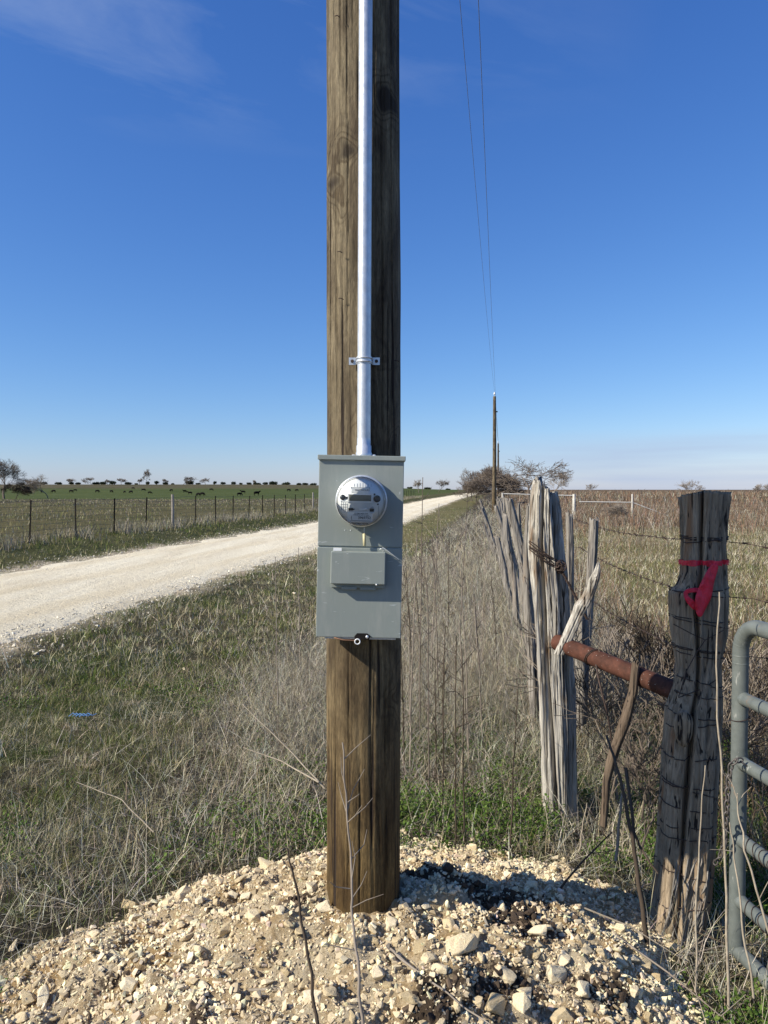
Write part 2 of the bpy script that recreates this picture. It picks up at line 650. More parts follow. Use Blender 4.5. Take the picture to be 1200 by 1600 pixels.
M = dict(
    pole=m_pole(),
    silver=m_cedar('weathered silver cedar', (.64, .60, .52), (.10, .086, .068), (.16, .10, .055)),
    grey=m_cedar('weathered grey cedar', (.43, .335, .225), (.12, .09, .06), (.26, .15, .08)),
    stay=m_cedar('weathered cedar stave', (.40, .365, .315), (.075, .064, .054), (.26, .20, .145)),
    brownstick=m_cedar('brown cedar stick', (.20, .15, .105), (.06, .042, .03), (.10, .06, .035)),
    ground=m_ground(), road=m_road(), mound=m_mound(),
    rock=m_rock('pale limestone', (.86, .77, .57), (.76, .64, .43), (.52, .40, .23)),
    blade=m_tint('grass blades', .15), dry=m_tint('dry stalks', .03), twig=m_tint('twigs', 0.0), peb=m_tint('pebbles', 0.0),
    wire=simple('rusty wire', (.10, .065, .05), .75, .4, (.035, .025, .02), 60),
    fencewire=simple('fence wire', (.16, .14, .13), .6, .5, (.08, .07, .06), 8),
    cable=simple('power line cable', (.16, .17, .19), .6),
    tpost=simple('dark steel post', (.022, .019, .017), .9, 0, (.012, .011, .010), spec=.1),
    oldpost=simple('bleached fence post', (.30, .275, .235), .9, 0, (.25, .22, .19), 12, .4, .01, (1, 1, .2)),
    white=simple('white painted pipe', (.66, .63, .56), .7, 0, (.48, .45, .38), 6),
    cow=simple('black hide', (.010, .009, .009), .9, 0, (.006, .006, .006), 3, spec=.08),
    conifer=m_tint('juniper foliage', .1),
    bark=simple('bare bark', (.21, .17, .135), .95, 0, (.11, .088, .07), 4, spec=.1),
    twiggrey=simple('grey twig bark', (.33, .28, .225), .95, 0, (.19, .155, .12), 4, spec=.1),
    darkbark=simple('dark bare bark', (.105, .080, .058), .95, 0, (.05, .038, .028), 4, spec=.1),
    seal=simple('yellowed seal plastic', (.62, .55, .33), .5, 0, (.5, .44, .25)),
    stem=simple('dry weed stem', (.40, .34, .25), .9, 0, (.24, .195, .14), 30),
    moulding=simple('moulded face relief', (.36, .37, .38), .6, 0, (.30, .31, .32)),
    black=simple('black plastic', (.02, .02, .022), .4, 0, (.014, .014, .015)),
    ink=simple('print ink', (.02, .02, .025), .8, 0, (.015, .015, .02)),
    lcd=simple('display glass', (.13, .13, .10), .3, 0, (.11, .11, .085)),
    bezel=simple('white bezel', (.78, .79, .78), .5, 0, (.72, .73, .72)),
    bluetwine=simple('blue twine', (.10, .30, .62), .6, 0, (.08, .22, .5)),
    soilclod=simple('dark clay soil', (.12, .08, .05), 1, 0, (.05, .035, .023), 30, .8, .01),
)


def m_galv():
    n = NT('galvanised conduit')
    f = n.noise(9, (1, 1, 6), 6, .6)
    n.set('Base Color', n.ramp(n.noise(45, (1, 1, .5), 8, .7), [(.3, (.50, .52, .54)), (.7, (.76, .78, .80))]))
    n.set('Metallic', .55)
    n.set('Roughness', n.ramp(f, [(.3, .32), (.7, .45)]))
    return n.m


def m_rustpipe():
    n = NT('red oxide pipe')
    f = n.noise(14, (1, 1, 1), 8, .7)
    c = n.ramp(f, [(.3, (.035, .017, .012)), (.48, (.075, .031, .020)), (.62, (.11, .044, .028)), (.78, (.18, .095, .06))])
    sp = n.noise(120, (1, 1, 1), 2, .5)
    c = n.mix(n.ramp(sp, [(.72, 0), (.76, 1)]), c, (.6, .55, .5))
    n.set('Base Color', c)
    n.set('Roughness', .8)
    n.set('Specular IOR Level', .2)
    n.bump(f, .6, .004)
    return n.m


def m_gate():
    n = NT('grey green gate paint')
    f = n.noise(16, (1, 1, 1), 7, .65)
    c = n.ramp(f, [(.3, (.095, .107, .098)), (.7, (.150, .165, .150))])
    sc_ = n.noise(60, (1, 1, .2), 4, .6)
    c = n.mix(n.ramp(sc_, [(.66, 0), (.72, 1)]), c, (.30, .30, .27))
    r = n.noise(5.2, (1, 1, 1), 8, .75, .4)
    c = n.mix(n.ramp(r, [(.60, 0), (.68, 1)]), c, (.24, .115, .05))
    n.set('Base Color', c)
    n.set('Roughness', .5)
    n.bump(f, .15, .002)
    return n.m


def m_box():
    n = NT('grey enamelled steel')
    f = n.noise(3.5, (1, 1, .6), 5, .6)
    c = n.ramp(f, [(.3, (.235, .262, .240)), (.7, (.268, .295, .268))])
    sc = n.noise(40, (.25, 1, 1.2), 3, .5, 1.5)
    c = n.mix(n.ramp(sc, [(.69, 0), (.71, .7)]), c, (.5, .53, .52))
    du = n.noise(9, (2.5, 1, .5), 6, .7)
    c = n.mix(n.ramp(du, [(.5, 0), (.75, .4)]), c, (.37, .37, .33))
    n.set('Base Color', c)
    n.set('Roughness', .42)
    n.set('Specular IOR Level', .4)
    n.bump(n.noise(220, (1, 1, 1), 2, .5), .06, .0005)
    return n.m


def m_face():
    n = NT('meter face')
    f = n.noise(14, (1, 1, 1), 4, .6)
    n.set('Base Color', n.ramp(f, [(.3, (.62, .63, .62)), (.7, (.74, .75, .74))]))
    n.set('Roughness', .5)
    return n.m


def m_glass():
    m = bpy.data.materials.new('clear meter cover')
    m.use_nodes = True
    t = m.node_tree
    t.nodes.clear()
    o = t.nodes.new('ShaderNodeOutputMaterial')
    tr = t.nodes.new('ShaderNodeBsdfTransparent')
    tr.inputs[0].default_value = (.97, .98, .98, 1)
    gl = t.nodes.new('ShaderNodeBsdfGlossy')
    gl.inputs['Roughness'].default_value = .08
    fr = t.nodes.new('ShaderNodeFresnel')
    fr.inputs[0].default_value = 1.5
    ad = t.nodes.new('ShaderNodeMath')
    ad.operation = 'MULTIPLY_ADD'
    ad.inputs[1].default_value = 1.0
    ad.inputs[2].default_value = .0
    t.links.new(fr.outputs[0], ad.inputs[0])
    mx = t.nodes.new('ShaderNodeMixShader')
    t.links.new(ad.outputs[0], mx.inputs[0])
    t.links.new(tr.outputs[0], mx.inputs[1])
    t.links.new(gl.outputs[0], mx.inputs[2])
    t.links.new(mx.outputs[0], o.inputs[0])
    return m


def m_ribbon():
    n = NT('red flagging tape')
    f = n.noise(30, (1, 1, 1), 5, .6)
    n.set('Base Color', n.ramp(f, [(.3, (.55, .010, .03)), (.7, (.80, .02, .06))]))
    n.set('Roughness', .4)
    n.set('Transmission Weight', 0)
    n.bump(f, .7, .01)
    n.bump(n.noise(12, (2, 1, .7), 3, .5, 1), .8, .02)
    return n.m


M.update(galv=m_galv(), rustpipe=m_rustpipe(), gate=m_gate(), box=m_box(), face=m_face(), glass=m_glass(), ribbon=m_ribbon())

# ================================================================== GROUND
ang = np.concatenate([np.linspace(-180, -45, 40)[:-1], np.linspace(-45, 45, 361), np.linspace(45, 180, 40)[1:]])
rad = np.concatenate([[0.02], np.geomspace(.5, 14, 190), np.geomspace(14, 160, 150)[1:], np.geomspace(160, 9000, 90)[1:]])
AA, RR = np.meshgrid(np.radians(ang), rad)
GX, GY = RR * np.sin(AA), RR * np.cos(AA)
GZ = G(GX, GY)
ss = GX - .1515 * GY


def ground_col(x, y, s):
    c = np.empty(x.shape + (3,))
    verge = np.array([.065, .058, .036])  # litter soil, darkened so the gaps between blades read as shade
    c[:] = verge
    gr = (vnoise(x, y, 1.1, 21) + .6 * vnoise(x, y, .4, 22)) > .08
    c[gr] = (.050, .058, .024)

    def put(mask, col):
        m = mask[..., None]
        c[:] = c * (1 - m) + np.array(col) * m
    put(sm(14, 30, y), (.135, .125, .062))
    # fence strip of dead weeds
    put(sm(-2.8, -2.2, s) * sm(1.2, .7, s), (.065, .055, .042))  # soil darkened here too, painting shade in between the stems
    # field right of the fence
    put(sm(1.2, 2.0, s), (.12, .102, .058))
    put(sm(1.5, 2.5, s) * sm(28, 38, y), (.135, .098, .066))
    # far verge and pasture beyond
    put(sm(-10.3, -10.9, s), (.085, .088, .040))
    put(sm(-12.0, -13.2, s), (.098, .090, .045))
    put(sm(-13, -14, s) * sm(60, 110, y), (.092, .080, .050))
    put(sm(-13, -16, s) * sm(132, 140, y + 6 * vnoise(x, y, 30, 31)), (.072, .092, .032))
    put(sm(.0, -.1, x / np.maximum(y, 1)) * sm(430, 500, y), (.098, .088, .052))
    # gravel spilled along the road edges
    n = vnoise(x, y, .5, 33) * .5 + vnoise(x, y, .2, 34) * .3
    put(np.clip(sm(-5.1, -5.75, s + n * .8) * sm(-11, -10.5, s - n * .8), 0, 1), (.42, .37, .28))
    # bare dark earth patches close by
    return c


gc = ground_col(GX, GY, ss)
nr, na = RR.shape
idx = np.arange(nr * na).reshape(nr, na)
q = np.stack([idx[:-1, :-1], idx[:-1, 1:], idx[1:, 1:], idx[1:, :-1]], -1).reshape(-1, 4)
mb = MB().add(np.stack([GX, GY, GZ], -1).reshape(-1, 3), q[:, ::-1], gc.reshape(-1, 3), True)
tag(mb.build('ground', M['ground']), kind='structure')

# road sheet
ys = np.concatenate([np.linspace(-20, 6, 30)[:-1], np.linspace(6, 60, 500), np.linspace(60, 400, 200)[1:]])
nx = 30
rx, ry = [], []
for y in ys:
    e0 = -5.62 + .18 * float(vnoise(0, y, .8, 41)) * 2 + .07 * float(vnoise(3, y, .22, 42)) * 2
    e1 = -10.55 + .22 * float(vnoise(0, y, .9, 43)) * 2 + .08 * float(vnoise(3, y, .25, 44)) * 2
    for k in range(nx):
        s = e0 + (e1 - e0) * k / (nx - 1)
        rx.append(s + .1515 * y)
        ry.append(y)
rx, ry = np.array(rx), np.array(ry)
kk = np.tile(np.linspace(0, 1, nx), len(ys))
rz = G(rx, ry) + .045 - .05 * (np.abs(kk * 2 - 1) ** 8) + .03 * np.sin(kk * np.pi) + .012 * vnoise(rx, ry, .7, 45)
i2 = np.arange(len(ys) * nx).reshape(len(ys), nx)
q = np.stack([i2[:-1, :-1], i2[:-1, 1:], i2[1:, 1:], i2[1:, :-1]], -1).reshape(-1, 4)
tag(MB().add(np.stack([rx, ry, rz], -1), q[:, ::-1], None, True).build('gravel_road', M['road']), kind='structure')

# mound
mx_ = np.arange(-1.75, 1.55, .0125)
my_ = np.arange(1.2, 4.35, .0125)
XX, YY = np.meshgrid(mx_, my_)
ZZ, QQ = MZ(XX, YY)
ZZ = np.where(QQ > 1.05, ZZ - .08 * (QQ - 1.05) / .3, ZZ)


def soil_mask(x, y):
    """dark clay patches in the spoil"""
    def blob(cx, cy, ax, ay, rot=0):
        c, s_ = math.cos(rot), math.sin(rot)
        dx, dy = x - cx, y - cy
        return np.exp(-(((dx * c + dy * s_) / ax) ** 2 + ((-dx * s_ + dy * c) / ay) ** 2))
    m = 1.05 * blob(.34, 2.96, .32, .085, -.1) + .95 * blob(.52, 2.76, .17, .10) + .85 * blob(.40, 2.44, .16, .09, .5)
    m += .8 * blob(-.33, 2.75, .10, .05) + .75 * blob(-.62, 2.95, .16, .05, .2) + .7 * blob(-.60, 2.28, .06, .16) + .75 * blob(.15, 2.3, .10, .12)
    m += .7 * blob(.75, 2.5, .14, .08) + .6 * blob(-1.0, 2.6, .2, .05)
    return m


q_i = np.arange(XX.size).reshape(XX.shape)
keep = (QQ < 1.3)
kf = keep[:-1, :-1] & keep[:-1, 1:] & keep[1:, 1:] & keep[1:, :-1]
q = np.stack([q_i[:-1, :-1], q_i[:-1, 1:], q_i[1:, 1:], q_i[1:, :-1]], -1)[kf]
sk = soil_mask(XX, YY)
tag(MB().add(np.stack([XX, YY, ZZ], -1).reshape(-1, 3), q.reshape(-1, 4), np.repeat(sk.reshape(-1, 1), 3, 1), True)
    .build('gravel_mound', M['mound']), kind='structure')


# ------------------------------------------------------------------ rocks
def hull(seed, npt=15, flat=.75):
    r = random.Random(seed)
    bm = bmesh.new()
    for _ in range(npt):
        v = Vector((r.gauss(0, 1), r.gauss(0, 1), r.gauss(0, 1))).normalized()
        m = max(abs(v.x), abs(v.y), abs(v.z))
        v = v * (.6 + .4 / m) * .5
        v *= r.uniform(.8, 1.05)
        bm.verts.new((v.x * 1.15, v.y * r.uniform(.8, 1), v.z * flat))
    bmesh.ops.convex_hull(bm, input=bm.verts)
    for v in [v for v in bm.verts if not v.link_faces]:
        bm.verts.remove(v)
    return bm


def rock_mesh(seed, fine=True):
    bm = hull(seed)
    if fine:
        bmesh.ops.bevel(bm, geom=list(bm.edges), offset=.035, segments=2, affect='EDGES', profile=.6)
        bmesh.ops.triangulate(bm, faces=bm.faces)
        bmesh.ops.subdivide_edges(bm, edges=[e for e in bm.edges if e.calc_length() > .22], cuts=2, use_grid_fill=True)
        bmesh.ops.triangulate(bm, faces=bm.faces)
        for v in bm.verts:
            p = v.co * 3.2 + Vector((seed * 3.1, 0, 0))
            v.co += v.co.normalized() * (.05 * noise.noise(p) + .025 * noise.noise(p * 3))
    me = bpy.data.meshes.new('limestone_rock')
    bm.to_mesh(me)
    bm.free()
    me.materials.append(M['rock'])
    return me


RM = [rock_mesh(s) for s in range(14)]
taken = []


def put_rock(x, y, size, label, group, k=None, sink=.25, name='limestone_rock', cat='rock', mat=None):
    me = RM[k if k is not None else random.randrange(len(RM))]
    o = bpy.data.objects.new(name, me)
    COL.objects.link(o)
    o.location = (x, y, surf(x, y) + size * (.36 - sink))
    o.rotation_euler = (random.uniform(-.5, .5), random.uniform(-.5, .5), random.uniform(0, 6.28))
    o.scale = (size * random.uniform(.9, 1.25), size * random.uniform(.8, 1.05), size * random.uniform(.7, 1.0))
    taken.append((x, y, size))
    return tag(o, label, cat, group)


def on_surf(u, v):
    """point of the mound or ground under photo pixel u, v"""
    y = 1.6
    while y < 60:
        p = P(u, v, y)
        if surf(p.x, p.y) >= p.z:
            return p
        y *= 1.004
    return P(u, v, 60)


for (u, v, px_, lab) in [
    (720, 1488, 44, 'flat cream rock with a bright top right of the pole foot'),
    (790, 1535, 34, 'blocky pale yellow rock standing on dark soil right of the pole'),
    (776, 1582, 42, 'large angular tan rock at the bottom edge of the mound'),
    (812, 1576, 40, 'long white rock leaning beside the large angular tan rock'),
    (868, 1528, 38, 'rounded orange tinted rock low on the right of the mound'),
    (912, 1552, 36, 'square pale rock below the leaning corner post side of the mound'),
    (285, 1405, 34, 'single pale rock resting on the upper left rim of the mound'),
    (398, 1442, 32, 'pale yellow rock half buried left of the pole foot'),
    (840, 1462, 26, 'upright white rock at the edge of the dark soil'),
    (210, 1440, 22, 'lone pale rock at the grass edge left of the mound'),
    (487, 1392, 24, 'bright white rock against the left side of the pole foot'),
]:
    p = on_surf(u, v)
    put_rock(p.x, p.y, px_ * p.y / F * 1.12, lab, None, sink=.18)
n_r = 0
for tries in range(6000):
    if n_r >= 288:
        break
    u, v = random.uniform(-20, 1090), random.uniform(1300, 1620)
    p = on_surf(u, v)
    _, qq = MZ(p.x, p.y)
    if qq > 1.08 or (qq > .9 and random.random() < .3) or math.hypot(p.x - PX, p.y - PY) < .17:
        continue
    sz = min(.022 + random.expovariate(1 / .014), .072) * (1.3 if (u > 600 and v > 1440) else 1)
    if qq > .75:
        sz *= 1.25
    if any(math.hypot(p.x - a, p.y - b) < (sz + c) * .42 for a, b, c in taken):
        continue
    put_rock(p.x, p.y, sz, 'small cream limestone rock strewn over the spoil mound round the pole', 'small rocks on the spoil mound')
    n_r += 1

# gravel: everything smaller, as one
protoV, protoF = [], []
for s_ in range(10):
    bm = hull(100 + s_, 9, .7)
    bmesh.ops.triangulate(bm, faces=bm.faces)
    bm.verts.index_update()
    protoV.append(np.array([v.co[:] for v in bm.verts]))
    protoF.append(np.array([[v.index for v in f.verts] for f in bm.faces]))
    bm.free()


def pebbles(mb, x, y, z, size, col):
    m = len(x)
    pick = rng.integers(0, len(protoV), m)
    for k in range(len(protoV)):
        s_ = np.where(pick == k)[0]
        if not len(s_):
            continue
        a = rng.uniform(0, 2 * np.pi, (len(s_), 3)) * np.array([.25, .25, 1])
        ca, sa = np.cos(a), np.sin(a)
        V = protoV[k][None] * (size[s_, None, None] * rng.uniform(.7, 1.25, (len(s_), 1, 3)))
        xx = V[..., 0] * ca[:, None, 2] - V[..., 1] * sa[:, None, 2]
        yy = V[..., 0] * sa[:, None, 2] + V[..., 1] * ca[:, None, 2]
        y2 = yy * ca[:, None, 0] - V[..., 2] * sa[:, None, 0]
        z2 = yy * sa[:, None, 0] + V[..., 2] * ca[:, None, 0]
        V = np.stack([xx, y2, z2], -1) + np.stack([x[s_], y[s_], z[s_]], -1)[:, None]
        nv = len(protoV[k])
        Fc = protoF[k][None] + (np.arange(len(s_)) * nv)[:, None, None]
        mb.add(V.reshape(-1, 3), Fc.reshape(-1, 3), np.repeat(col[s_], nv, 0))


mb = MB()
m = 80000
x = rng.uniform(-1.75, 1.5, m)
y = rng.uniform(1.5, 4.3, m)
z, qq = MZ(x, y)
rad_ = np.hypot(x - PX, y - PY)
keep = (qq < 1.0 + .12 * rng.random(m) ** 2) & (rad_ > .15)
x, y, z, qq = x[keep], y[keep], z[keep], qq[keep]
m = len(x)
size = np.clip(.005 + rng.exponential(.0062, m), .004, .036)
base = np.array([.80, .68, .45])
col = base * rng.uniform(.70, 1.15, (m, 1)) * (1 + rng.normal(0, .04, (m, 3)))
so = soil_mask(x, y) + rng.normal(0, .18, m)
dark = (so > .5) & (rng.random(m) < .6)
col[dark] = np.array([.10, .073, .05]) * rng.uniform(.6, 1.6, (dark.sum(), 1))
tan = (~dark) & (vnoise(x, y, .35, 55) > -.12) & (rng.random(m) < .6)
col[tan] = np.array([.56, .45, .29]) * rng.uniform(.6, 1.3, (tan.sum(), 1))
size[dark] *= 1.25
pebbles(mb, x, y, z + size * .12, size, np.clip(col, 0, .85))
tag(mb.build('loose_gravel', M['peb']), 'loose cream gravel and crumbs covering the spoil mound round the pole', 'gravel', kind='stuff')

# stones along the road
mb = MB()
m = 13000
yy_ = 6 + 60 * rng.random(m) ** 2.2
sd = rng.random(m)
s_ = np.where(sd < .42, -5.6 + rng.normal(0, .28, m), np.where(sd < .75, -10.6 + rng.normal(0, .3, m), rng.uniform(-10.5, -5.7, m)))
x = s_ + .1515 * yy_
size = np.clip(.012 + rng.exponential(.010, m), .01, .055) * (1 + yy_ * .012)
size[(s_ > -10.4) & (s_ < -5.8)] *= .7
onroad = (s_ > -10.5) & (s_ < -5.7)
z = G(x, yy_) + np.where(onroad, .055, .012)
col = np.array([.64, .58, .46]) * rng.uniform(.65, 1.2, (m, 1))
pebbles(mb, x, yy_, z, size, np.clip(col, 0, .85))
tag(mb.build('roadside_gravel', M['peb']), 'loose pale stones strewn on and along the edges of the gravel road', 'gravel', kind='stuff')


# ------------------------------------------------------------------ grass
def ribbons(mb, x, y, z, h, w, K=2, lean=.5, bend=.6, col=None, az=None, tipw=.12):
    m = len(x)
    if az is None:
        az = rng.uniform(0, 2 * np.pi, m)
    fa = rng.uniform(0, 2 * np.pi, m)           # facing
    l0 = np.abs(rng.normal(0, lean, m)) if not hasattr(lean, '__len__') else lean
    bd = rng.normal(bend, bend * .5, m)
    wx, wy = np.cos(fa), np.sin(fa)
    V = np.empty((m, K + 1, 2, 3))
    px_, py_, pz_ = x.copy(), y.copy(), z.copy()
    for k in range(K + 1):
        ww = w * (1 - (1 - tipw) * k / K) / 2
        V[:, k, 0] = np.stack([px_ - wx * ww, py_ - wy * ww, pz_], -1)
        V[:, k, 1] = np.stack([px_ + wx * ww, py_ + wy * ww, pz_], -1)
        th = np.clip(l0 + bd * (k + .5) / K, 0, 1.65)
        px_ = px_ + np.sin(th) * np.cos(az) * h / K
        py_ = py_ + np.sin(th) * np.sin(az) * h / K
        pz_ = pz_ + np.cos(th) * h / K
    base = (np.arange(m) * (K + 1) * 2)[:, None, None]
    k = np.arange(K)
    f = np.stack([2 * k, 2 * k + 1, 2 * k + 3, 2 * k + 2], 1)[None] + base
    mb.add(V.reshape(-1, 3), f.reshape(-1, 4), np.repeat(col, (K + 1) * 2, 0))
    return V


def wedge(m, y0, y1, power=1.0, a0=-36, a1=36):
    """points in a wedge in front, denser close by"""
    t = rng.random(m)
    r = (y0 ** power + t * (y1 ** power - y0 ** power)) ** (1 / power) if power != 0 else y0 * (y1 / y0) ** t
    a = np.radians(rng.uniform(a0, a1, m))
    return r * np.sin(a), r * np.cos(a)


def cols(m, palette, weights, var=.25):
    p = np.array(palette)
    k = rng.choice(len(p), m, p=np.array(weights) / sum(weights))
    return p[k] * rng.uniform(1 - var, 1 + var, (m, 1)) * (1 + rng.normal(0, .05, (m, 3)))


def off_mound(x, y, lim=1.0):
    _, q_ = MZ(x, y)
    lim = lim - .16 * (rng.random(len(q_)) < .35)
    return (q_ > lim) & (np.hypot(x - PX, y - PY) > .25)


GREEN = (.095, .135, .032)
GREEN2 = (.170, .195, .060)
OLIVE = (.24, .225, .105)
STRAW = (.54, .475, .31)
STRAW2 = (.36, .315, .20)
GREYD = (.45, .415, .33)
GREYB = (.22, .195, .15)
PALE = (.74, .68, .53)
BROWN = (.15, .115, .075)

# 1 short mown verge (near, mid, far)
mb = MB()
for (m, y0, y1, wd) in ((190000, 1.6, 7, .0026), (170000, 7, 22, .007), (90000, 22, 75, .022)):
    x, y = wedge(m, y0, y1, 1.2)
    s_ = x - .1515 * y
    d = np.where(s_ < -2.2, 1.0, .35)
    k = (s_ > -5.55 + .3 * vnoise(x, y, .6, 61)) & (s_ < 1.4) & (rng.random(m) < d) & off_mound(x, y)
    x, y = x[k], y[k]
    s_ = x - .1515 * y
    n_ = len(x)
    patch = vnoise(x, y, .9, 62) + .7 * vnoise(x, y, .33, 63)
    hh = (.022 + .045 * rng.random(n_)) * (1 + 1.5 * np.clip(patch, -.5, .7)) * (1 + .35 * (y > 7))
    gmask = rng.random(n_) < (.30 + 1.2 * patch - .10 * sm(6, 14, y))
    c = np.where(gmask[:, None], cols(n_, [GREEN, GREEN2, OLIVE], [4, 3, 3]), cols(n_, [OLIVE, STRAW2, GREYB, STRAW], [2.2, 4, 3, 3.6]))
    ribbons(mb, x, y, G(x, y) - .004, hh, np.full(n_, wd) * rng.uniform(.7, 1.4, n_), 2, .45, .7, c)
for (m, y0, y1, wd, nbl, tl) in ((7500, 1.8, 8, .0034, 24, .10), (6500, 8, 24, .008, 14, .12)):
    tx, ty = wedge(m, y0, y1, 1.2)
    ts = tx - .1515 * ty
    k = (ts > -5.4) & (ts < 1.3) & off_mound(tx, ty, 1.05) & (rng.random(m) < .35 + 1.3 * (vnoise(tx, ty, 1.2, 66) + .2)) & ((ts < -2) | (rng.random(m) < .3))
    tx, ty = tx[k], ty[k]
    nt = len(tx)
    tc_ = cols(nt, [GREEN, GREEN2, OLIVE, STRAW2, STRAW], [3.2, 2, 3, 3.2, 2.4], .2)
    tlen = tl * rng.uniform(.4, 1.15, nt)
    j = np.repeat(np.arange(nt), nbl)
    az = rng.uniform(0, 2 * np.pi, len(j))
    rr0 = rng.random(len(j)) ** .7 * .035 * (1 + ty[j] * .06)
    x, y = tx[j] + np.cos(az) * rr0, ty[j] + np.sin(az) * rr0
    c = tc_[j] * rng.uniform(.75, 1.3, (len(j), 1))
    ribbons(mb, x, y, G(x, y) - .004, tlen[j] * rng.uniform(.6, 1.2, len(j)), np.full(len(j), wd) * rng.uniform(.7, 1.3, len(j)), 3, .5, 1.0, c, az)
tag(mb.build('verge_grass', M['blade']), 'short green and brown grass on the road verge', 'grass', kind='stuff')

# 2 dry straw lying over the verge and round the mound
mb = MB()
for (m, y0, y1, wd, hmul) in ((78000, 1.8, 8, .0034, 1), (60000, 8, 26, .008, 1.1)):
    x, y = wedge(m, y0, y1, 1.2)
    s_ = x - .1515 * y
    dens = .14 + .75 * np.clip(vnoise(x, y, .8, 71) * 1.5 + .1, 0, 1) + .6 * sm(-2.6, -1.2, s_)
    k = (s_ > -5.3) & (s_ < 1.2) & (rng.random(m) < dens) & off_mound(x, y, 1.03)
    x, y = x[k], y[k]
    n_ = len(x)
    c = cols(n_, [STRAW, GREYD, PALE, STRAW2, GREYB], [3, 4, 1.3, 3, 2])
    L = (.07 + .26 * rng.random(n_) ** 2) * hmul
    ribbons(mb, x, y, G(x, y) + .03 * rng.random(n_), L, np.full(n_, wd) * rng.uniform(.5, 1.2, n_), 3, 1.3, .35, c)
tag(mb.build('dry_straw', M['dry']), 'pale dead grass stems lying tangled over the verge', 'grass', kind='stuff')


def leaves(mb, x, y, z, size, col, flat=.5):
    n_ = len(x)
    a = rng.uniform(0, 2 * np.pi, n_)
    el = rng.normal(.5, flat, n_)
    d = np.stack([np.cos(a) * np.cos(el), np.sin(a) * np.cos(el), np.sin(el)], -1)
    sdv = np.stack([-np.sin(a), np.cos(a), rng.normal(0, .3, n_)], -1)
    p = np.stack([x, y, z], -1)
    V = np.stack([p, p + d * size[:, None] * .5 + sdv * size[:, None] * .28, p + d * size[:, None], p + d * size[:, None] * .5 - sdv * size[:, None] * .28], 1)
    f = np.arange(4)[None] + (np.arange(n_) * 4)[:, None]
    mb.add(V.reshape(-1, 3), f, np.repeat(col, 4, 0))


# 3 the dead weed thicket along the fence
def weeds(mb, x, y, h, w, nb=6, pal=None, wts=None, curl=.25, lean=.16, broot=.25):
    n_ = len(x)
    pal = pal or [GREYD, GREYB, BROWN, STRAW2]
    wts = wts or [4, 4, 2, 2]
    c = cols(n_, pal, wts, .3)
    az = rng.uniform(0, 2 * np.pi, n_)
    V = ribbons(mb, x, y, G(x, y) - .01, h, w, 4, lean, curl, c, az, .3)
    mid = V.mean(2)
    for b in range(nb):
        t = rng.uniform(broot, .95, n_) * 4
        i = np.minimum(t.astype(int), 3)
        f = (t - i)[:, None]
        ar = np.arange(n_)
        p = mid[ar, i] * (1 - f) + mid[ar, i + 1] * f
        L = h * rng.uniform(.12, .42, n_) * (1.15 - t / 4 * .6)
        ribbons(mb, p[:, 0], p[:, 1], p[:, 2], L, w * .55, 2, .75, .3, c * rng.uniform(.85, 1.25, (n_, 1)), None, .4)


mb = MB()
for (m, y0, y1, wd, nb) in ((7600, 3.3, 8, .0034, 8), (10500, 8, 18, .0055, 6), (10000, 18, 50, .012, 4), (5000, 50, 110, .03, 3)):
    x, y = wedge(m, y0, y1, 1.25, -20, 28)
    s_ = x - .1515 * y
    edge = -2.3 + .9 * sm(6, 3.6, y) + .7 * vnoise(x, y, 1.1, 81)
    dens = sm(0, .6, s_ - edge) * sm(1.25, .75, s_)
    dens *= sm(3.8, 5.8, y + 1.2 * vnoise(x, y, .6, 82))
    k = (rng.random(m) < dens) & off_mound(x, y, 1.12)
    x, y = x[k], y[k]
    n_ = len(x)
    h = (.25 + .42 * rng.random(n_)) * (.65 + .5 * sm(3.5, 6.5, y)) * (1 + .55 * sm(-.5, .1, x - .1515 * y) * sm(4.4, 5.4, y))
    h = np.where(rng.random(n_) < .06, h * 1.7, h)
    weeds(mb, x, y, h, np.full(n_, wd), nb, curl=1.0, lean=.5)
    # matted fine grass between the stems
    n3 = n_ * 5
    j = rng.integers(0, n_, n3)
    xs, ys_ = x[j] + rng.normal(0, .09, n3), y[j] + rng.normal(0, .12, n3)
    L = .12 + .34 * rng.random(n3)
    c = cols(n3, [GREYD, GREYB, STRAW, STRAW2, BROWN], [4, 4, 2, 2, 2], .3)
    ribbons(mb, xs, ys_, G(xs, ys_) + .12 * rng.random(n3) ** 2, L, np.full(n3, wd * .85), 3, .95, .9, c)
    # curled twiglets hanging in the tangle
    n4 = n_ * 6
    j = rng.integers(0, n_, n4)
    xs, ys_ = x[j] + rng.normal(0, .10, n4), y[j] + rng.normal(0, .12, n4)
    c = cols(n4, [GREYD, GREYB, STRAW, PALE], [5, 3, 2, 1], .3)
    ribbons(mb, xs, ys_, G(xs, ys_) + h[j] * rng.random(n4) * .62, .05 + .16 * rng.random(n4), np.full(n4, wd * .7), 4, 1.0, 1.7, c)
    # seed heads
    n5 = n_ // 3
    j = rng.integers(0, n_, n5)
    leaves(mb, x[j] + rng.normal(0, .05, n5), y[j] + rng.normal(0, .05, n5), G(x[j], y[j]) + h[j] * rng.uniform(.55, .95, n5), np.full(n5, wd * 3.2), cols(n5, [BROWN, GREYB, (.06, .045, .035)], [2, 2, 3]))
tag(mb.build('weed_thicket', M['dry']), 'grey tangle of dead weeds along the cedar fence', 'weeds', kind='stuff')


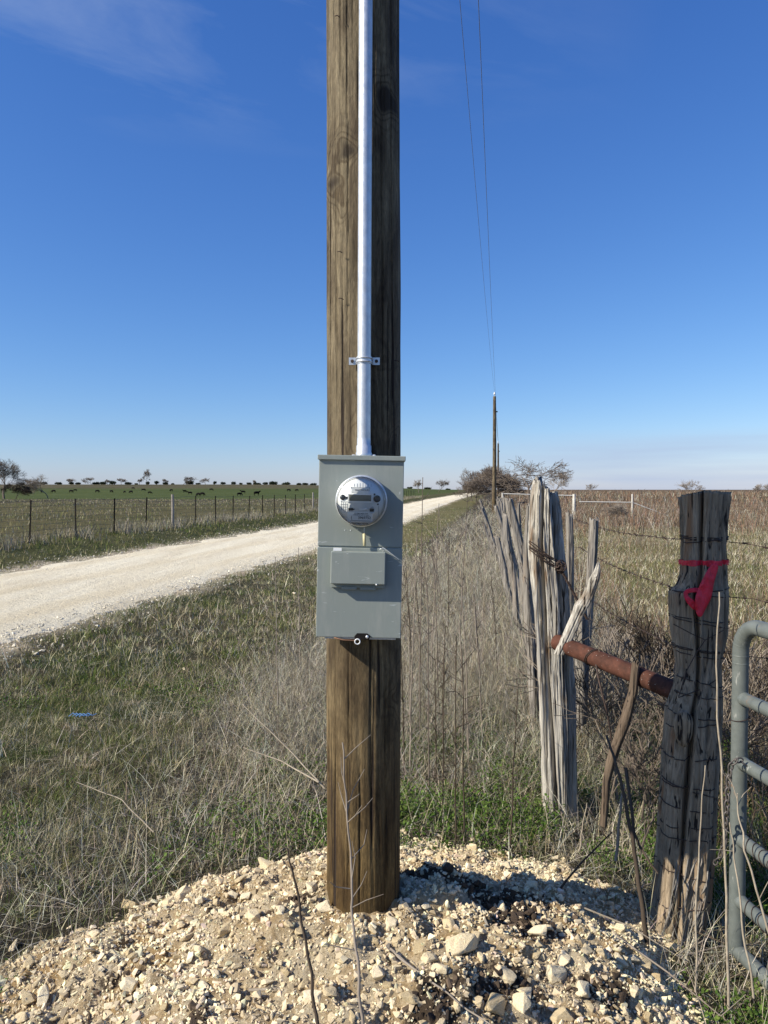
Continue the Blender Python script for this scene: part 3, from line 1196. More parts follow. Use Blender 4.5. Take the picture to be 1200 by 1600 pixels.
# 4 green forbs at the thicket's foot and under the fence
mb = MB()
m = 380000
x, y = wedge(m, 2.4, 7.2, 1.2, -32, 32)
s_ = x - .1515 * y
n1_ = vnoise(x, y, .55, 91) + .6 * vnoise(x, y, .22, 92)
dd = sm(.1, .35, n1_ + .0) * .3 * (s_ < -.9) + (s_ > -.95) * (s_ < 1.9) * sm(-.35, -.05, n1_) * sm(7.0, 5.6, y) * 1.0
k = (rng.random(m) < dd) & off_mound(x, y, 1.08)
x, y = x[k], y[k]
n_ = len(x)
c = cols(n_, [(.09, .148, .030), (.135, .19, .048), (.055, .095, .02)], [4, 2, 3])
leaves(mb, x, y, G(x, y) + rng.random(n_) ** 1.6 * .13, .010 + .016 * rng.random(n_), c)
tag(mb.build('green_forbs', M['blade']), 'low bright green broad leaved weeds growing at the foot of the fence', 'weeds', kind='stuff')

# 5 field right of the fence
mb = MB()
for (m, y0, y1, wd) in ((60000, 3.2, 9, .003), (90000, 9, 36, .010)):
    x, y = wedge(m, y0, y1, 1.2, 4, 40)
    s_ = x - .1515 * y
    k = (s_ > 1.2) & off_mound(x, y)
    x, y = x[k], y[k]
    n_ = len(x)
    pa = vnoise(x, y, 1.6, 101) + .6 * vnoise(x, y, .5, 102)
    c = np.where((rng.random(n_) < .30 + .8 * pa)[:, None], cols(n_, [GREEN2, OLIVE, GREEN], [3, 5, 1]), cols(n_, [STRAW, STRAW2, PALE, OLIVE], [4, 3, 2, 2]))
    ribbons(mb, x, y, G(x, y) - .005, (.04 + .12 * rng.random(n_)) * (1 + .3 * (y > 9)), np.full(n_, wd), 2, .6, .7, c)
tag(mb.build('field_grass', M['blade']), 'tan and green grass in the field right of the cedar fence', 'grass', kind='stuff')

mb = MB()
for (m, y0, y1, wd, nb, hb, a0) in ((3600, 3.6, 9, .0032, 8, .62, 9), (9000, 9, 30, .007, 6, .55, 12), (15000, 30, 75, .020, 5, .62, 5), (12000, 75, 240, .07, 4, .8, 3)):
    x, y = wedge(m, y0, y1, 1.25, a0, 38)
    s_ = x - .1515 * y
    dens = np.ones(m)
    if y1 <= 30:
        dens = sm(.9, 1.4, s_) * (.12 + .95 * sm(2.6, 1.6, s_) + .8 * sm(.05, .35, vnoise(x, y, 1.8, 111)))
    k = (s_ > .9) & (rng.random(m) < dens) & off_mound(x, y, 1.1)
    x, y = x[k], y[k]
    n_ = len(x)
    h = hb * rng.uniform(.5, 1.25, n_) * (1 + .45 * (rng.random(n_) < .05)) * (1 + .25 * vnoise(x, y, 9, 112))
    weeds(mb, x, y, h, np.full(n_, wd), nb, [BROWN, GREYB, GREYD, (.27, .175, .115)], [3, 2.5, 1.2, 4], .35, .2)
tag(mb.build('brown_weeds', M['dry']), 'brown dead weeds filling the field behind the white pipe fence', 'weeds', kind='stuff')

# 6 far verge, fence line tufts and pasture beyond
mb = MB()
m = 90000
x, y = wedge(m, 9, 60, 1.15, -40, 12)
s_ = x - .1515 * y
k = (s_ < -10.55 + .3 * vnoise(x, y, .9, 121)) & (s_ > -13.2)
x, y = x[k], y[k]
n_ = len(x)
pa = vnoise(x, y, 1.6, 122) + .6 * vnoise(x, y, .5, 123)
c = np.where((rng.random(n_) < .6 + .8 * pa)[:, None], cols(n_, [GREEN2, OLIVE, GREEN], [3, 4, 3]), cols(n_, [STRAW, STRAW2, OLIVE, GREYB], [2, 3, 2, 2]))
ribbons(mb, x, y, G(x, y) - .01, (.06 + .10 * rng.random(n_)) * (1 + np.clip(pa, -.4, .6)), np.full(n_, .014) * (1 + y * .02), 2, .5, .6, c)
tag(mb.build('far_verge_grass', M['blade']), 'green and olive grass on the verge beyond the gravel road', 'grass', kind='stuff')

mb = MB()
m = 46000
yy_ = 12 + 110 * rng.random(m) ** 1.6
s_ = -12.75 + rng.normal(0, .33, m) - .3 * rng.random(m)
x = s_ + .1515 * yy_
cl = vnoise(x, yy_, .9, 131) + .5 * vnoise(x, yy_, .35, 132)
k = rng.random(m) < .30 + 1.1 * cl
x, yy_, cl = x[k], yy_[k], cl[k]
n_ = len(x)
c = cols(n_, [OLIVE, GREYD, STRAW2, GREYB], [2, 3, 3, 4], .3)
ribbons(mb, x, yy_, G(x, yy_) - .01, .12 + .27 * rng.random(n_) * (1 + cl), np.full(n_, .011) * (1 + yy_ * .015), 3, .2, .45, c)
m = 70000
x, y = wedge(m, 17, 150, 1.1, -40, 5)
s_ = x - .1515 * y
k = (s_ < -12.9) & (y < 150) & (rng.random(m) < .35 + .9 * (vnoise(x, y, 4, 133) + .5 * vnoise(x, y, 1.2, 134)))
x, y = x[k], y[k]
n_ = len(x)
c = cols(n_, [GREYB, STRAW2, OLIVE, GREEN2, GREYD], [2.4, 2.5, 4, 2.5, 1.2], .3)
ribbons(mb, x, y, G(x, y) - .01, .06 + .18 * rng.random(n_), np.full(n_, .010) * (1 + y * .045), 2, .3, .5, c)
tag(mb.build('fence_line_grass', M['dry']), 'pale tall dead grass along the post and wire fence and in the pasture behind it', 'grass', kind='stuff')

# ================================================================== MAIN POLE
pole_base = (PX, PY, -.35)
mb = MB()
NV, NH = 256, 260
CRK = [(-1.95, .2, 1.15, .0), (-1.35, .35, 1.3, .0), (-.95, -.1, 1.2, .02), (-2.35, 1.95, 2.9, .01), (-1.98, 2.2, 4.2, .0), (-2.62, 1.9, 3.4, -.01), (-1.05, 1.9, 3.6, .01), (-2.2, 3.1, 4.4, 0), (-.7, 1.9, 4.4, 0), (-2.75, .3, 1.0, 0), (-1.65, .1, .8, .01)]
zs = np.concatenate([np.linspace(-.35, 3.6, 210), np.linspace(3.65, 8.9, 51)])
vs = []
for z in zs:
    rb = .1405 - .0028 * max(z, 0) * .55
    rb *= 1 + .012 * math.exp(-((z - 1.4) / 1.2) ** 2)
    for k in range(NV):
        a = 2 * math.pi * k / NV
        ca, sa = math.cos(a), math.sin(a)
        r = rb * (1 + .010 * noise.noise(Vector((ca * 1.5, sa * 1.5, z * .9))) + .020 * noise.noise(Vector((ca * 6, sa * 6, z * 1.4 + 5)))
                  - .03 * max(0, .05 - abs(noise.noise(Vector((ca * 5, sa * 5, z * .35 + 11))))) / .05 * (noise.noise(Vector((ca * 2, sa * 2, z * .8))) > .05)
                  + .010 * noise.noise(Vector((ca * 16, sa * 16, z * 3))))
        for (a0, za, zb, sl) in CRK:
            if za < z < zb:
                ac = a0 + sl * (z - za) + .05 * noise.noise(Vector((z * 1.7, a0 * 9, 0))) + .02 * noise.noise(Vector((z * 9, a0 * 9, 4)))
                dl = (a if a < math.pi else a - 2 * math.pi) - ac
                if abs(dl) < .08:
                    r -= .0085 * math.exp(-(dl / .016) ** 2) * min(1, (z - za) * 5, (zb - z) * 5)
        vs.append((PX + r * ca + .004 * math.sin(z * .8), PY + r * sa, z))
nz_ = len(zs)
fs = [(i * NV + k, i * NV + (k + 1) % NV, (i + 1) * NV + (k + 1) % NV, (i + 1) * NV + k) for i in range(nz_ - 1) for k in range(NV)]
mb.add(vs, np.array(fs), None, True)
mb.add(vs[-NV:], [tuple(range(NV))], None)
pole = mb.build('utility_pole', M['pole'], at=pole_base)
tag(pole, 'thick brown wooden utility pole carrying the grey meter box', 'utility pole')
# staples / nail marks
for (u, v) in ((533, 468), (531, 395), (527, 27), (620, 565)):
    p = P(u, v, PY - .135)
    b = MB().tube([p + Vector((-.009, 0, .004)), p + Vector((0, -.006, .003)), p + Vector((.009, 0, 0))], .0018, 5)
    b.build('staple', M['wire'], pole)

# pole-top pin and insulator (out of frame, carries the wires)
b = MB().lathe((PX, PY, 8.9), (0, 0, 1), [(0, .02), (.12, .02), (.12, .05), (.17, .06), (.2, .045), (.25, .05), (.29, .03), (.30, 0)], 16)
b.build('insulator', M['bezel'], pole)

# conduit
YC = PY - .1405 - .027
pb, pt = P(568.5, 697, YC), P(571.5, 0, YC)
d = (pt - pb) / (pt.z - pb.z)
cz0, cz1 = P(568, 712, YC).z - .01, 6.0
b0 = pb + d * (cz0 - pb.z)
conduit = empty('conduit_pipe', tuple(b0), 'shiny galvanised steel conduit running up the front of the pole from the meter box', 'conduit')
b = MB().tube([b0, b0 + d * .8, b0 + d * 2, b0 + d * (cz1 - cz0)], .0240, 32)
b.build('pipe', M['galv'], conduit)
b = MB().lathe(b0, d, [(-.004, .0), (-.004, .029), (.02, .029), (.022, .027), (.045, .027), (.047, .0245), (.075, .0245)], 32)
b.box(b0 + Vector((0, 0, .002)), (.084, .058, .010))
for sx in (-1, 1):
    b.lathe(b0 + Vector((sx * .036, -.010, .006)), (0, 0, 1), [(0, .0), (0, .007), (.006, .007), (.008, .004), (.008, 0)], 6, False)
b.build('hub_fitting', M['galv'], conduit)


def strap(zc_, name='strap'):
    c = b0 + d * (zc_ - b0.z)
    mbs = MB()
    prof = []
    for i in range(21):
        a = math.pi * i / 20
        prof.append((math.cos(a) * .0262, -math.sin(a) * .0262))
    prof = [(.052, .022), (.030, .022)] + prof + [(-.030, .022), (-.052, .022)]
    for dz in (-.0065, .0065):
        outer, inner = [], []
        for (x_, y_) in prof:
            outer.append((c.x + x_, c.y + y_ - .0016, c.z + dz))
        mbs.tube(outer, .0028, 6)
    vsx = []
    for (x_, y_) in prof:
        for dz in (-.0125, .0125):
            vsx.append((c.x + x_, c.y + y_, c.z + dz))
    m_ = len(prof)
    mbs.add(vsx, np.array([(2 * i, 2 * i + 1, 2 * i + 3, 2 * i + 2) for i in range(m_ - 1)]), None, True)
    for sx in (-1, 1):
        mbs.box(c + Vector((sx * .043, .020, 0)), (.024, .004, .026))
    o = mbs.build(name, M['galv'], conduit)
    for sx in (-1, 1):
        bb = MB().lathe(c + Vector((sx * .043, .018, 0)), (0, -1, 0), [(0, 0), (0, .0062), (.005, .0062), (.006, .004), (.006, 0)], 6, False)
        s2 = bb.build('screw', M['wire'], conduit)
        s2.parent = o
    return o


strap(P(569, 563, YC).z)
strap(P(569, 563, YC).z + 3.0)

# ================================================================== METER BOX
YB = PY - .1405 - .105           # front of the box body
ROLL = R(1.15)
Cc = P(562.5, 856, YB)           # centre of the front
PXM = YB / F                     # metres per photo pixel at the front
BR = Matrix.Rotation(ROLL, 4, 'Y')


def bp(u, v, out=0.0):
    """point on the box front: (u, v) measured along the box's own axes from its centre in photo px"""
    l = Vector(((u) * PXM, -out, -(v) * PXM))
    return Cc + (BR @ l)


box_loc = bp(0, 142)
mbox = empty('meter_box', tuple(box_loc), 'grey steel electric meter box mounted on the pole below the conduit', 'meter box')
D = .105
BRq = BR


def bbox(mb, cu, cv, w, h, depth, out=0.0, bevel=None):
    """box whose front face sits `out` proud of the front plane"""
    c = bp(cu, cv, out - depth / 2)
    return mb.box(c, (w * PXM, depth, h * PXM), BR)


def bevel_obj(o, w=.0015, seg=2):
    md = o.modifiers.new('bevel', 'BEVEL')
    md.width = w
    md.segments = seg
    md.limit_method = 'ANGLE'
    return o


b = MB()
bbox(b, 0, 0, 131, 282, D - .004, -.004)
bevel_obj(b.build('enclosure', M['box'], mbox), .003)
b = MB()
bbox(b, 0, -70, 132.5, 136, .010, 0)
bevel_obj(b.build('upper_cover', M['box'], mbox), .002)
b = MB()
bbox(b, 0, 70.5, 133, 141, .010, .0035)
bevel_obj(b.build('lower_cover', M['box'], mbox), .002)
# rain hood
b = MB()
bbox(b, 0, -140.5, 137, 7.5, D + .010, .010)
b2c = bp(0, -144.9, .0)
bevel_obj(b.build('rain_hood', M['box'], mbox), .002)
# lower edge lip
b = MB()
bbox(b, 3, 143, 112, 4, .07, -.012)
bevel_obj(b.build('base_flange', M['galv'], mbox), .001)
# rivet dimples
b = MB()
for uu, vv in ((-24, -27), (-15, -27), (-4, -29)):
    b.lathe(bp(uu, vv, -.001), BR @ Vector((0, -1, 0)), [(0, 0), (0, .0022), (.002, .0018), (.0026, 0)], 10)
b.build('rivet', M['galv'], mbox)

# breaker door
door = MB()
bbox(door, -2, 30, 84.5, 50, .034, .040)
dr = door.build('breaker_door', M['box'], mbox)
bevel_obj(dr, .003, 3)
b = MB()
bbox(b, -2, 58.5, 84, 7, .012, .0155)
for cu, w in ((-15.5, 24), (13.5, 24)):
    bbox(b, cu, 62.5, w, 4.6, .010, .020)
bevel_obj(b.build('hinge_plate', M['box'], mbox), .001).parent = dr
b = MB()
bbox(b, -34.5, 2.2, 13, 4.2, .016, .028)
b.build('latch_tab', M['bezel'], mbox).parent = dr
b = MB().tube([bp(36, 5, .006), bp(38, 1, .022), bp(35, -1, .030), bp(31, 1, .022)], .0016, 6)
b.build('wire_catch', M['galv'], mbox).parent = dr
b = MB().lathe(bp(27, 55, .030), BR @ Vector((0, -1, 0)), [(0, 0), (0, .0035), (.012, .0035), (.014, 0)], 12)
b.build('screw', M['galv'], mbox).parent = dr
# lower hasp with ring
b = MB()
hp = [(-6, 139), (-2, 134), (14, 134), (19, 138), (17, 143), (-5, 143)]
vsx = [tuple(bp(u_, v_, o_)) for o_ in (.004, .010) for (u_, v_) in hp]
n6 = len(hp)
b.add(vsx, [tuple(range(n6))[::-1], tuple(range(n6, 2 * n6))] + [(i, (i + 1) % n6, n6 + (i + 1) % n6, n6 + i) for i in range(n6)])
b.build('hasp', M['tpost'], mbox)
b = MB()
ringp = [bp(-1 + 4.0 * math.cos(t), 146.5 + 4.0 * math.sin(t), .013) for t in np.linspace(0, 2 * math.pi, 20)]
b.tube(ringp, .0021, 8, False)
b.build('seal_ring', M['bezel'], mbox)
b = MB().tube([bp(-38, 142, .0), bp(-24, 144.2, .012), bp(-5, 145, .010)], .0020, 6)
b.build('copper_wire', simple('copper', (.55, .30, .18), .4, .8), mbox)
b = MB().lathe(bp(14, 139, .009), BR @ Vector((0, -1, 0)), [(0, .0055), (.003, .0055), (.004, .003), (.004, 0)], 12)
b.build('hasp_rivet', M['galv'], mbox)

# meter
MC = (1.0, -73.5)
ax = BR @ Vector((0, -1, 0))
c0 = bp(MC[0], MC[1], 0)
RM_ = 40.5 * PXM
b = MB().lathe(c0, ax, [(-.002, RM_ * 1.0), (.016, RM_ * 1.0), (.020, RM_ * .985), (.022, RM_ * .93), (.018, RM_ * .90), (.0, RM_ * .90)], 72)
mtr = b.build('meter', M['galv'], mbox)
b = MB().lathe(c0, ax, [(.0, RM_ * .885), (.079, RM_ * .88), (.082, RM_ * .86), (.082, 0)], 64)
b.build('drum', M['face'], mbox).parent = mtr
# white inner rim
b = MB().lathe(c0, ax, [(.07, RM_ * .90), (.0825, RM_ * .898), (.0846, RM_ * .885), (.0846, RM_ * .872), (.0835, RM_ * .868)], 72)
b.build('rim', M['face'], mbox).parent = mtr
b = MB().lathe(c0, ax, [(.0832, RM_ * .875), (.0842, RM_ * .875), (.0842, 0)], 64)
b.build('face_plate', M['face'], mbox).parent = mtr
# clear cover, a shallow dome
b = MB().lathe(c0, ax, [(.018, RM_ * .925), (.086, RM_ * .92), (.095, RM_ * .912), (.0995, RM_ * .89), (.1015, RM_ * .85), (.1022, RM_ * .5), (.1025, 0)], 72)
b.build('clear_cover', M['glass'], mbox).parent = mtr

FS = 40.5 / 37.2


def face(u, v, out):
    # (u, v) in px of the original photo relative to the meter centre, scaled to face depth
    return bp(MC[0] + u * 1.0, MC[1] + v * 1.0, out + .024)


def fbox(mb, cu, cv, w, h, depth, out):
    return mb.box(face(cu, cv, out - depth / 2), (w * PXM, depth, h * PXM), BR)


b = MB()
fbox(b, -1.0, -4.6, 38, 13.5, .002, .0622)
bevel_obj(b.build('display_bezel', M['bezel'], mbox), .0004).parent = mtr
b = MB()
fbox(b, -1.0, -5.0, 33.5, 9.2, .001, .0627)
b.build('display', M['lcd'], mbox).parent = mtr
b = MB()
b.lathe(face(24.6, -4.3, .060), ax, [(0, 5.4 * PXM), (.005, 5.2 * PXM), (.006, 4 * PXM), (.0045, 3.2 * PXM), (.0045, 0)], 24)
b.lathe(face(-27.5, -5.5, .060), ax, [(0, 4.2 * PXM), (.002, 4.0 * PXM), (.002, 0)], 24)
fbox(b, -22, -5.0, 5, 3.0, .002, .0622)
fbox(b, -15.0, 12.3, 7, 3.8, .002, .0622)
fbox(b, -10.8, 12.3, 3, 1.6, .002, .0620)
fbox(b, 17.0, 13.2, 6.0, 4.0, .0015, .0640)
b.lathe(face(20.6, -10.8, .060), ax, [(0, 1.6 * PXM), (.001, 1.5 * PXM), (.001, 0)], 16)
b.lathe(face(26.0, 4.0, .060), ax, [(0, 1.3 * PXM), (.001, 1.2 * PXM), (.001, 0)], 16)
b.build('sensor_window', M['black'], mbox).parent = mtr
b = MB()
b.lathe(face(17.0, 13.2, .060), ax, [(0, 5.6 * PXM), (.002, 5.2 * PXM), (.002, 4.4 * PXM), (.001, 4.0 * PXM), (.001, 0)], 28)
b.build('port_ring', M['galv'], mbox).parent = mtr
b = MB()
fbox(b, 3.5, 12.0, 11, 2.6, .0015, .0618)
b.lathe(face(8.6, 12.0, .060), ax, [(0, 2.4 * PXM), (.0025, 2.2 * PXM), (.003, 0)], 20)
b.build('test_port', M['bezel'], mbox).parent = mtr
b = MB()
fbox(b, -1, 30.5 - 7, 38, 15.5, .0006, .0609)
fbox(b, -1, -16.5, 27, 7.4, .0006, .0609)
b.build('paper_label', M['bezel'], mbox).parent = mtr
# moulding lines on the face
b = MB()
for i in range(7):
    fbox(b, -10 + i * 4.2, -24.2, .5, 7 - abs(i - 3) * .9, .0006, .0607)
for i in range(4):
    fbox(b, -29 + i * 3, 6 + i * 1.5, .5, 14, .0006, .0607)
for vv in (1, 5, 9, 13):
    fbox(b, -25.5, vv, 10, .5, .0006, .0608)
fbox(b, -1, 16.2, 44, .5, .0006, .0607)
fbox(b, 27, 14, .6, 16, .0006, .0607)
fbox(b, -1, -20.6, 29, .6, .0006, .0613)
for su in (-1, 1):
    b.lathe(face(-1 + su * 14, -20.4, .060), ax, [(0, 1.0 * PXM), (.0016, .9 * PXM), (.0016, 0)], 10)
b.build('moulding_lines', M['moulding'], mbox).parent = mtr


def text(body, cu, cv, size_px, out, parent, bold=0.0):
    cu_ = bpy.data.curves.new('lettering', 'FONT')
    cu_.body = body
    cu_.align_x = 'CENTER'
    cu_.align_y = 'CENTER'
    cu_.size = size_px * PXM
    cu_.extrude = .0002
    cu_.offset = bold
    to = bpy.data.objects.new('lettering', cu_)
    COL.objects.link(to)
    bpy.context.view_layer.update()
    dg = bpy.context.evaluated_depsgraph_get()
    me = bpy.data.meshes.new_from_object(to.evaluated_get(dg))
    bpy.data.objects.remove(to)
    me.materials.clear()
    me.materials.append(M['ink'])
    o = bpy.data.objects.new('lettering', me)
    COL.objects.link(o)
    p = face(cu, cv, out)
    mt = BR @ Matrix.Rotation(math.pi / 2, 4, 'X')
    me.transform(Matrix.Translation(p - Vector(box_loc)) @ mt)
    o.parent = parent
    o['_loc'] = tuple(box_loc)
    return o


text('3969752', 6.0, 25.0, 5.6, .0614, mtr, .00008)
text('(', -13.5, 24.6, 7, .0614, mtr)
text('CL200 240V 3W', 1.0, 18.6, 3.0, .0614, mtr)
text('TYPE FM 2S  KH 7.2  60Hz', 1.0, 21.0, 2.2, .0614, mtr)
text('ELECTRIC METER', 0, 34.0, 3.2, .0614, mtr)
text('WATTHOURS', 2.0, -16.8, 3.6, .0614, mtr)
b = MB()
fbox(b, 1, 29.6, 32, .6, .0004, .0613)
b.build('rule_line', M['ink'], mbox).parent = mtr

# hanging seal
b = MB().tube([bp(6, -33, .012), bp(6.3, -28, .014), bp(6.4, -23, .012)], .0012, 5)
b.build('seal_wire', M['galv'], mbox)
b = MB().tube([bp(6.4, -23, .013), bp(6.4, -22.5, .013), bp(7.2, -4, .017), bp(7.2, -3.4, .017)], [.0025, .0058, .0052, .002], 10)
b.build('meter_seal', M['seal'], mbox)
# white scratch line on the cover, built as a thin raised tube
b = MB().tube([bp(35, -2, .008), bp(48, 7, .010), bp(61, 17, .006)], .0009, 4)
b.build('scratch_line', M['bezel'], mbox)


# ================================================================== CARVED POSTS
def carved(levels, name, mat, ridge=.2, freq=2.2, seed=0, nh=110, nv=96, jag=.05, slant=(0, 0), parent=None, split=0, label=None, cat=None, group=None, dz=.5):
    """levels: (centre, rx, ry) from foot to top"""
    L = len(levels)
    cs = np.array([l[0][:] for l in levels])
    rr_ = np.array([[l[1], l[2]] for l in levels])
    zz_ = cs[:, 2]

    def at(z):
        return (np.array([np.interp(z, zz_, cs[:, 0]), np.interp(z, zz_, cs[:, 1]), z]),
                np.interp(z, zz_, rr_[:, 0]), np.interp(z, zz_, rr_[:, 1]))

    def fac(a, z):
        ca, sa = math.cos(a), math.sin(a)
        p = Vector((ca * freq, sa * freq, z * dz + seed * 7.3))
        w = noise.noise(Vector((z * 1.3, seed, 0))) * .25
        p = Vector((math.cos(a + w) * freq, math.sin(a + w) * freq, z * dz + seed * 7.3))
        n_a = noise.noise(p)
        n_b = 1 - abs(noise.noise(p * 2.1 + Vector((3, 1, 0)))) * 2.6
        n_c = noise.noise(Vector((ca * freq * 4, sa * freq * 4, z * dz * 3)))
        n_d = noise.noise(Vector((math.cos(a + w) * freq * 7, math.sin(a + w) * freq * 7, z * dz * 2 + 9)))
        n_e = noise.noise(Vector((ca * 3, sa * 3, z * 14 + seed)))
        f = 1 + ridge * (1.0 * n_a + .5 * n_b + .35 * n_c - .55 * max(0, .12 - abs(n_d)) / .12 + .18 * n_e)
        if split:
            # deep vertical clefts
            for j in range(split):
                a0 = (seed * 1.7 + j * 2 * math.pi / split + .5 * noise.noise(Vector((j * 5.1, z * .9, seed))))
                dlt = math.atan2(math.sin(a - a0), math.cos(a - a0))
                f -= (.62 + .2 * noise.noise(Vector((j, z * 1.2, 3)))) * math.exp(-(dlt / (.085 + .035 * noise.noise(Vector((z * 2, j, 9))))) ** 2)
        return max(f, .3)

    def surf_pt(a, z, k=1.0, add=0.0):
        c, rx_, ry_ = at(z)
        f = fac(a, z) * k
        return Vector((c[0] + math.cos(a) * (rx_ * f + add), c[1] + math.sin(a) * (ry_ * f + add), z))
    z0, z1 = zz_[0], zz_[-1]
    vs, n_ = [], nv
    for i in range(nh + 1):
        t = i / nh
        z = z0 + (z1 - z0) * t
        for k in range(nv):
            a = 2 * math.pi * k / nv
            p = surf_pt(a, z)
            w = max(0, (t - .80) / .20)
            j = (noise.noise(Vector((math.cos(a) * 2.4, math.sin(a) * 2.4, seed))) + .6 * noise.noise(Vector((math.cos(a) * 7, math.sin(a) * 7, seed)))) * jag
            p.z += w * (j + slant[0] * math.cos(a) + slant[1] * math.sin(a))
            vs.append(tuple(p))
    fs = [(i * nv + k, i * nv + (k + 1) % nv, (i + 1) * nv + (k + 1) % nv, (i + 1) * nv + k) for i in range(nh) for k in range(nv)]
    # cap in two rings
    top = np.array(vs[-nv:])
    cen = top.mean(0)
    ring = top * .45 + cen * .55
    ring[:, 2] -= .012 + .5 * jag * rng.random(nv) * .6
    base = len(vs)
    vs += [tuple(p) for p in ring] + [tuple(cen - np.array([0, 0, .02]))]
    fs += [(base - nv + k, base - nv + (k + 1) % nv, base + (k + 1) % nv, base + k) for k in range(nv)]
    mbp = MB().add(vs, np.array(fs), None, True)
    mbp.off = len(vs)
    mbp.add(np.concatenate([ring, [cen - np.array([0, 0, .02])]]), np.array([(k, (k + 1) % nv, nv) for k in range(nv)]), None, False)
    o = mbp.build(name, mat, parent, at=None if parent else tuple(cs[0]))
    if label:
        tag(o, label, cat, group)
    return o, surf_pt


def lv(lst):
    out = []
    for (v, uL, uR, Y) in lst:
        c = P((uL + uR) / 2, v, Y)
        r = (uR - uL) / 2 * Y / F
        out.append((c, r, r))
    return out[::-1] if out[0][0].z > out[-1][0].z else out


# big split cedar post
big_levels = lv([(764, 834, 871, 4.2), (785, 829, 876, 4.2), (850, 826, 881, 4.2), (950, 835, 889, 4.2), (1050, 840, 893, 4.2), (1150, 845, 897, 4.2), (1290, 848, 900, 4.2)])
bc = big_levels[0][0].copy()
big = empty('cedar_post', tuple(bc), 'tall silvery split cedar fence post with deep grooves and pointed top', 'fence post')
_, bsurf = carved(big_levels, 'trunk', M['silver'], .17, 1.7, 3, 260, 280, .07, (-.045, 0), big, split=8, dz=.6)
# splinters standing off the face
for (pts, r0) in (([(858, 1018), (868, 1070), (880, 1180), (893, 1290)], .0085), ([(838, 860), (838, 960), (845, 1060), (851, 1180)], .009),
                  ([(853, 770), (858, 830), (868, 930), (872, 1000)], .008)):
    pp = [P(u, v, 4.2 - .074) for u, v in pts]
    fine = []
    for i in range(len(pp) - 1):
        for k in range(6):
            fine.append(pp[i].lerp(pp[i + 1], k / 6) + Vector((noise.noise(pp[i] * 5 + Vector((k * .7, 0, 0))) * .006, 0, 0)))
    fine.append(pp[-1])
    n_ = len(fine)
    MB().tube(fine, [r0 * (.45 + .9 * math.sin(math.pi * (i + .4) / n_)) for i in range(n_)], 7).build('splinter', M['silver'], big)
# twisted rusty wire round the post
b = MB()
for s_ in range(5):
    pts = []
    for i in range(15):
        t = i / 14
        p = P(826 + 54 * t, 845 + 38 * t + s_ * 3.4, 4.2 - .10 - .014 * math.sin(math.pi * t))
        pts.append(p + Vector((0, 0, .004 * math.sin(t * 9 + s_ * 2))))
    b.tube(pts, .0032, 6)
for s_ in range(9):
    c = P(874 + random.uniform(-6, 6), 886 + random.uniform(-5, 5), 4.2 - .115)
    r_ = random.uniform(.014, .026)
    a0 = random.uniform(0, 6)
    pts = [c + Vector((math.cos(t) * r_ * random.uniform(.9, 1.1), math.sin(t * 1 + a0) * .012, math.sin(t) * r_)) for t in np.linspace(0, 6.3, 14)]
    b.tube(pts, .0032, 6)
for s_ in range(3):
    pts = []
    for i in range(14):
        t = i / 13
        p = P(878 + 40 * t, 892 + 76 * t, 4.2 - .11 - .02 * t)
        pts.append(p + Vector((.006 * math.cos(t * 14 + s_ * 2.1), .006 * math.sin(t * 14 + s_ * 2.1), 0)))
    b.tube(pts, .0034, 6)
pts = [P(900 + 18 * math.cos(t) * 1.0, 958 + 12 * math.sin(t), 4.0 + .05 * math.sin(t)) for t in np.linspace(0, 6.28, 16)]
b.build('twisted_wire', M['wire'], big)

# twister stick
st_levels = lv([(882, 933, 937, 3.95), (893, 929, 938, 3.95), (905, 922, 936, 3.95), (930, 912, 928, 3.97), (945, 900, 921, 3.98), (960, 895, 912, 4.0), (995, 880, 896, 4.02), (1022, 868, 882, 4.03)])
carved(st_levels, 'twister_stick', M['silver'], .34, 1.5, 11, 90, 48, .03, label='pale weathered stick twisted into the rusty wire above the red pipe', cat='stick')
# ribbed stub beside the pipe
carved(lv([(945, 900, 916, 4.45), (1000, 899, 920, 4.45), (1080, 902, 918, 4.5), (1130, 896, 915, 4.5)]), 'wood_stub', M['stay'], .2, 1.8, 13, 40, 32, .02, label='short weathered wood stub behind the red pipe next to the split cedar post', cat='stick')

# red oxide pipe brace
pa, pb_ = P(872, 1004, 4.10), P(1068, 1085, 3.37)
axp = (pb_ - pa).normalized()
b = MB().tube([pa - axp * .01, pa, pa.lerp(pb_, .5), pb_, pb_ + axp * .05], .045, 28)
tag(b.build('brace_pipe', M['rustpipe'], at=tuple(pb_)), 'rust red steel pipe brace spanning from the cedar post to the corner post', 'pipe')
# dark wire loop on the pipe
b = MB()
for tt in (.32, .335, .71):
    c = pa.lerp(pb_, tt)
    n1v = axp.orthogonal().normalized()
    n2v = axp.cross(n1v)
    b.tube([c + (n1v * math.cos(t) + n2v * math.sin(t)) * .0485 + axp * .02 * math.cos(t + tt * 9) for t in np.linspace(0, 6.29, 20)], .0022, 5)
b.tube([pa.lerp(pb_, .32) + Vector((0, -.045, -.01)), P(935, 1060, 3.7), P(950, 1120, 3.7), P(958, 1170, 3.7)], .005, 6)
tag(b.build('tie_wire', M['wire'], at=tuple(pa.lerp(pb_, .3))), 'dark tie wire looped over the rust red brace pipe', 'wire')

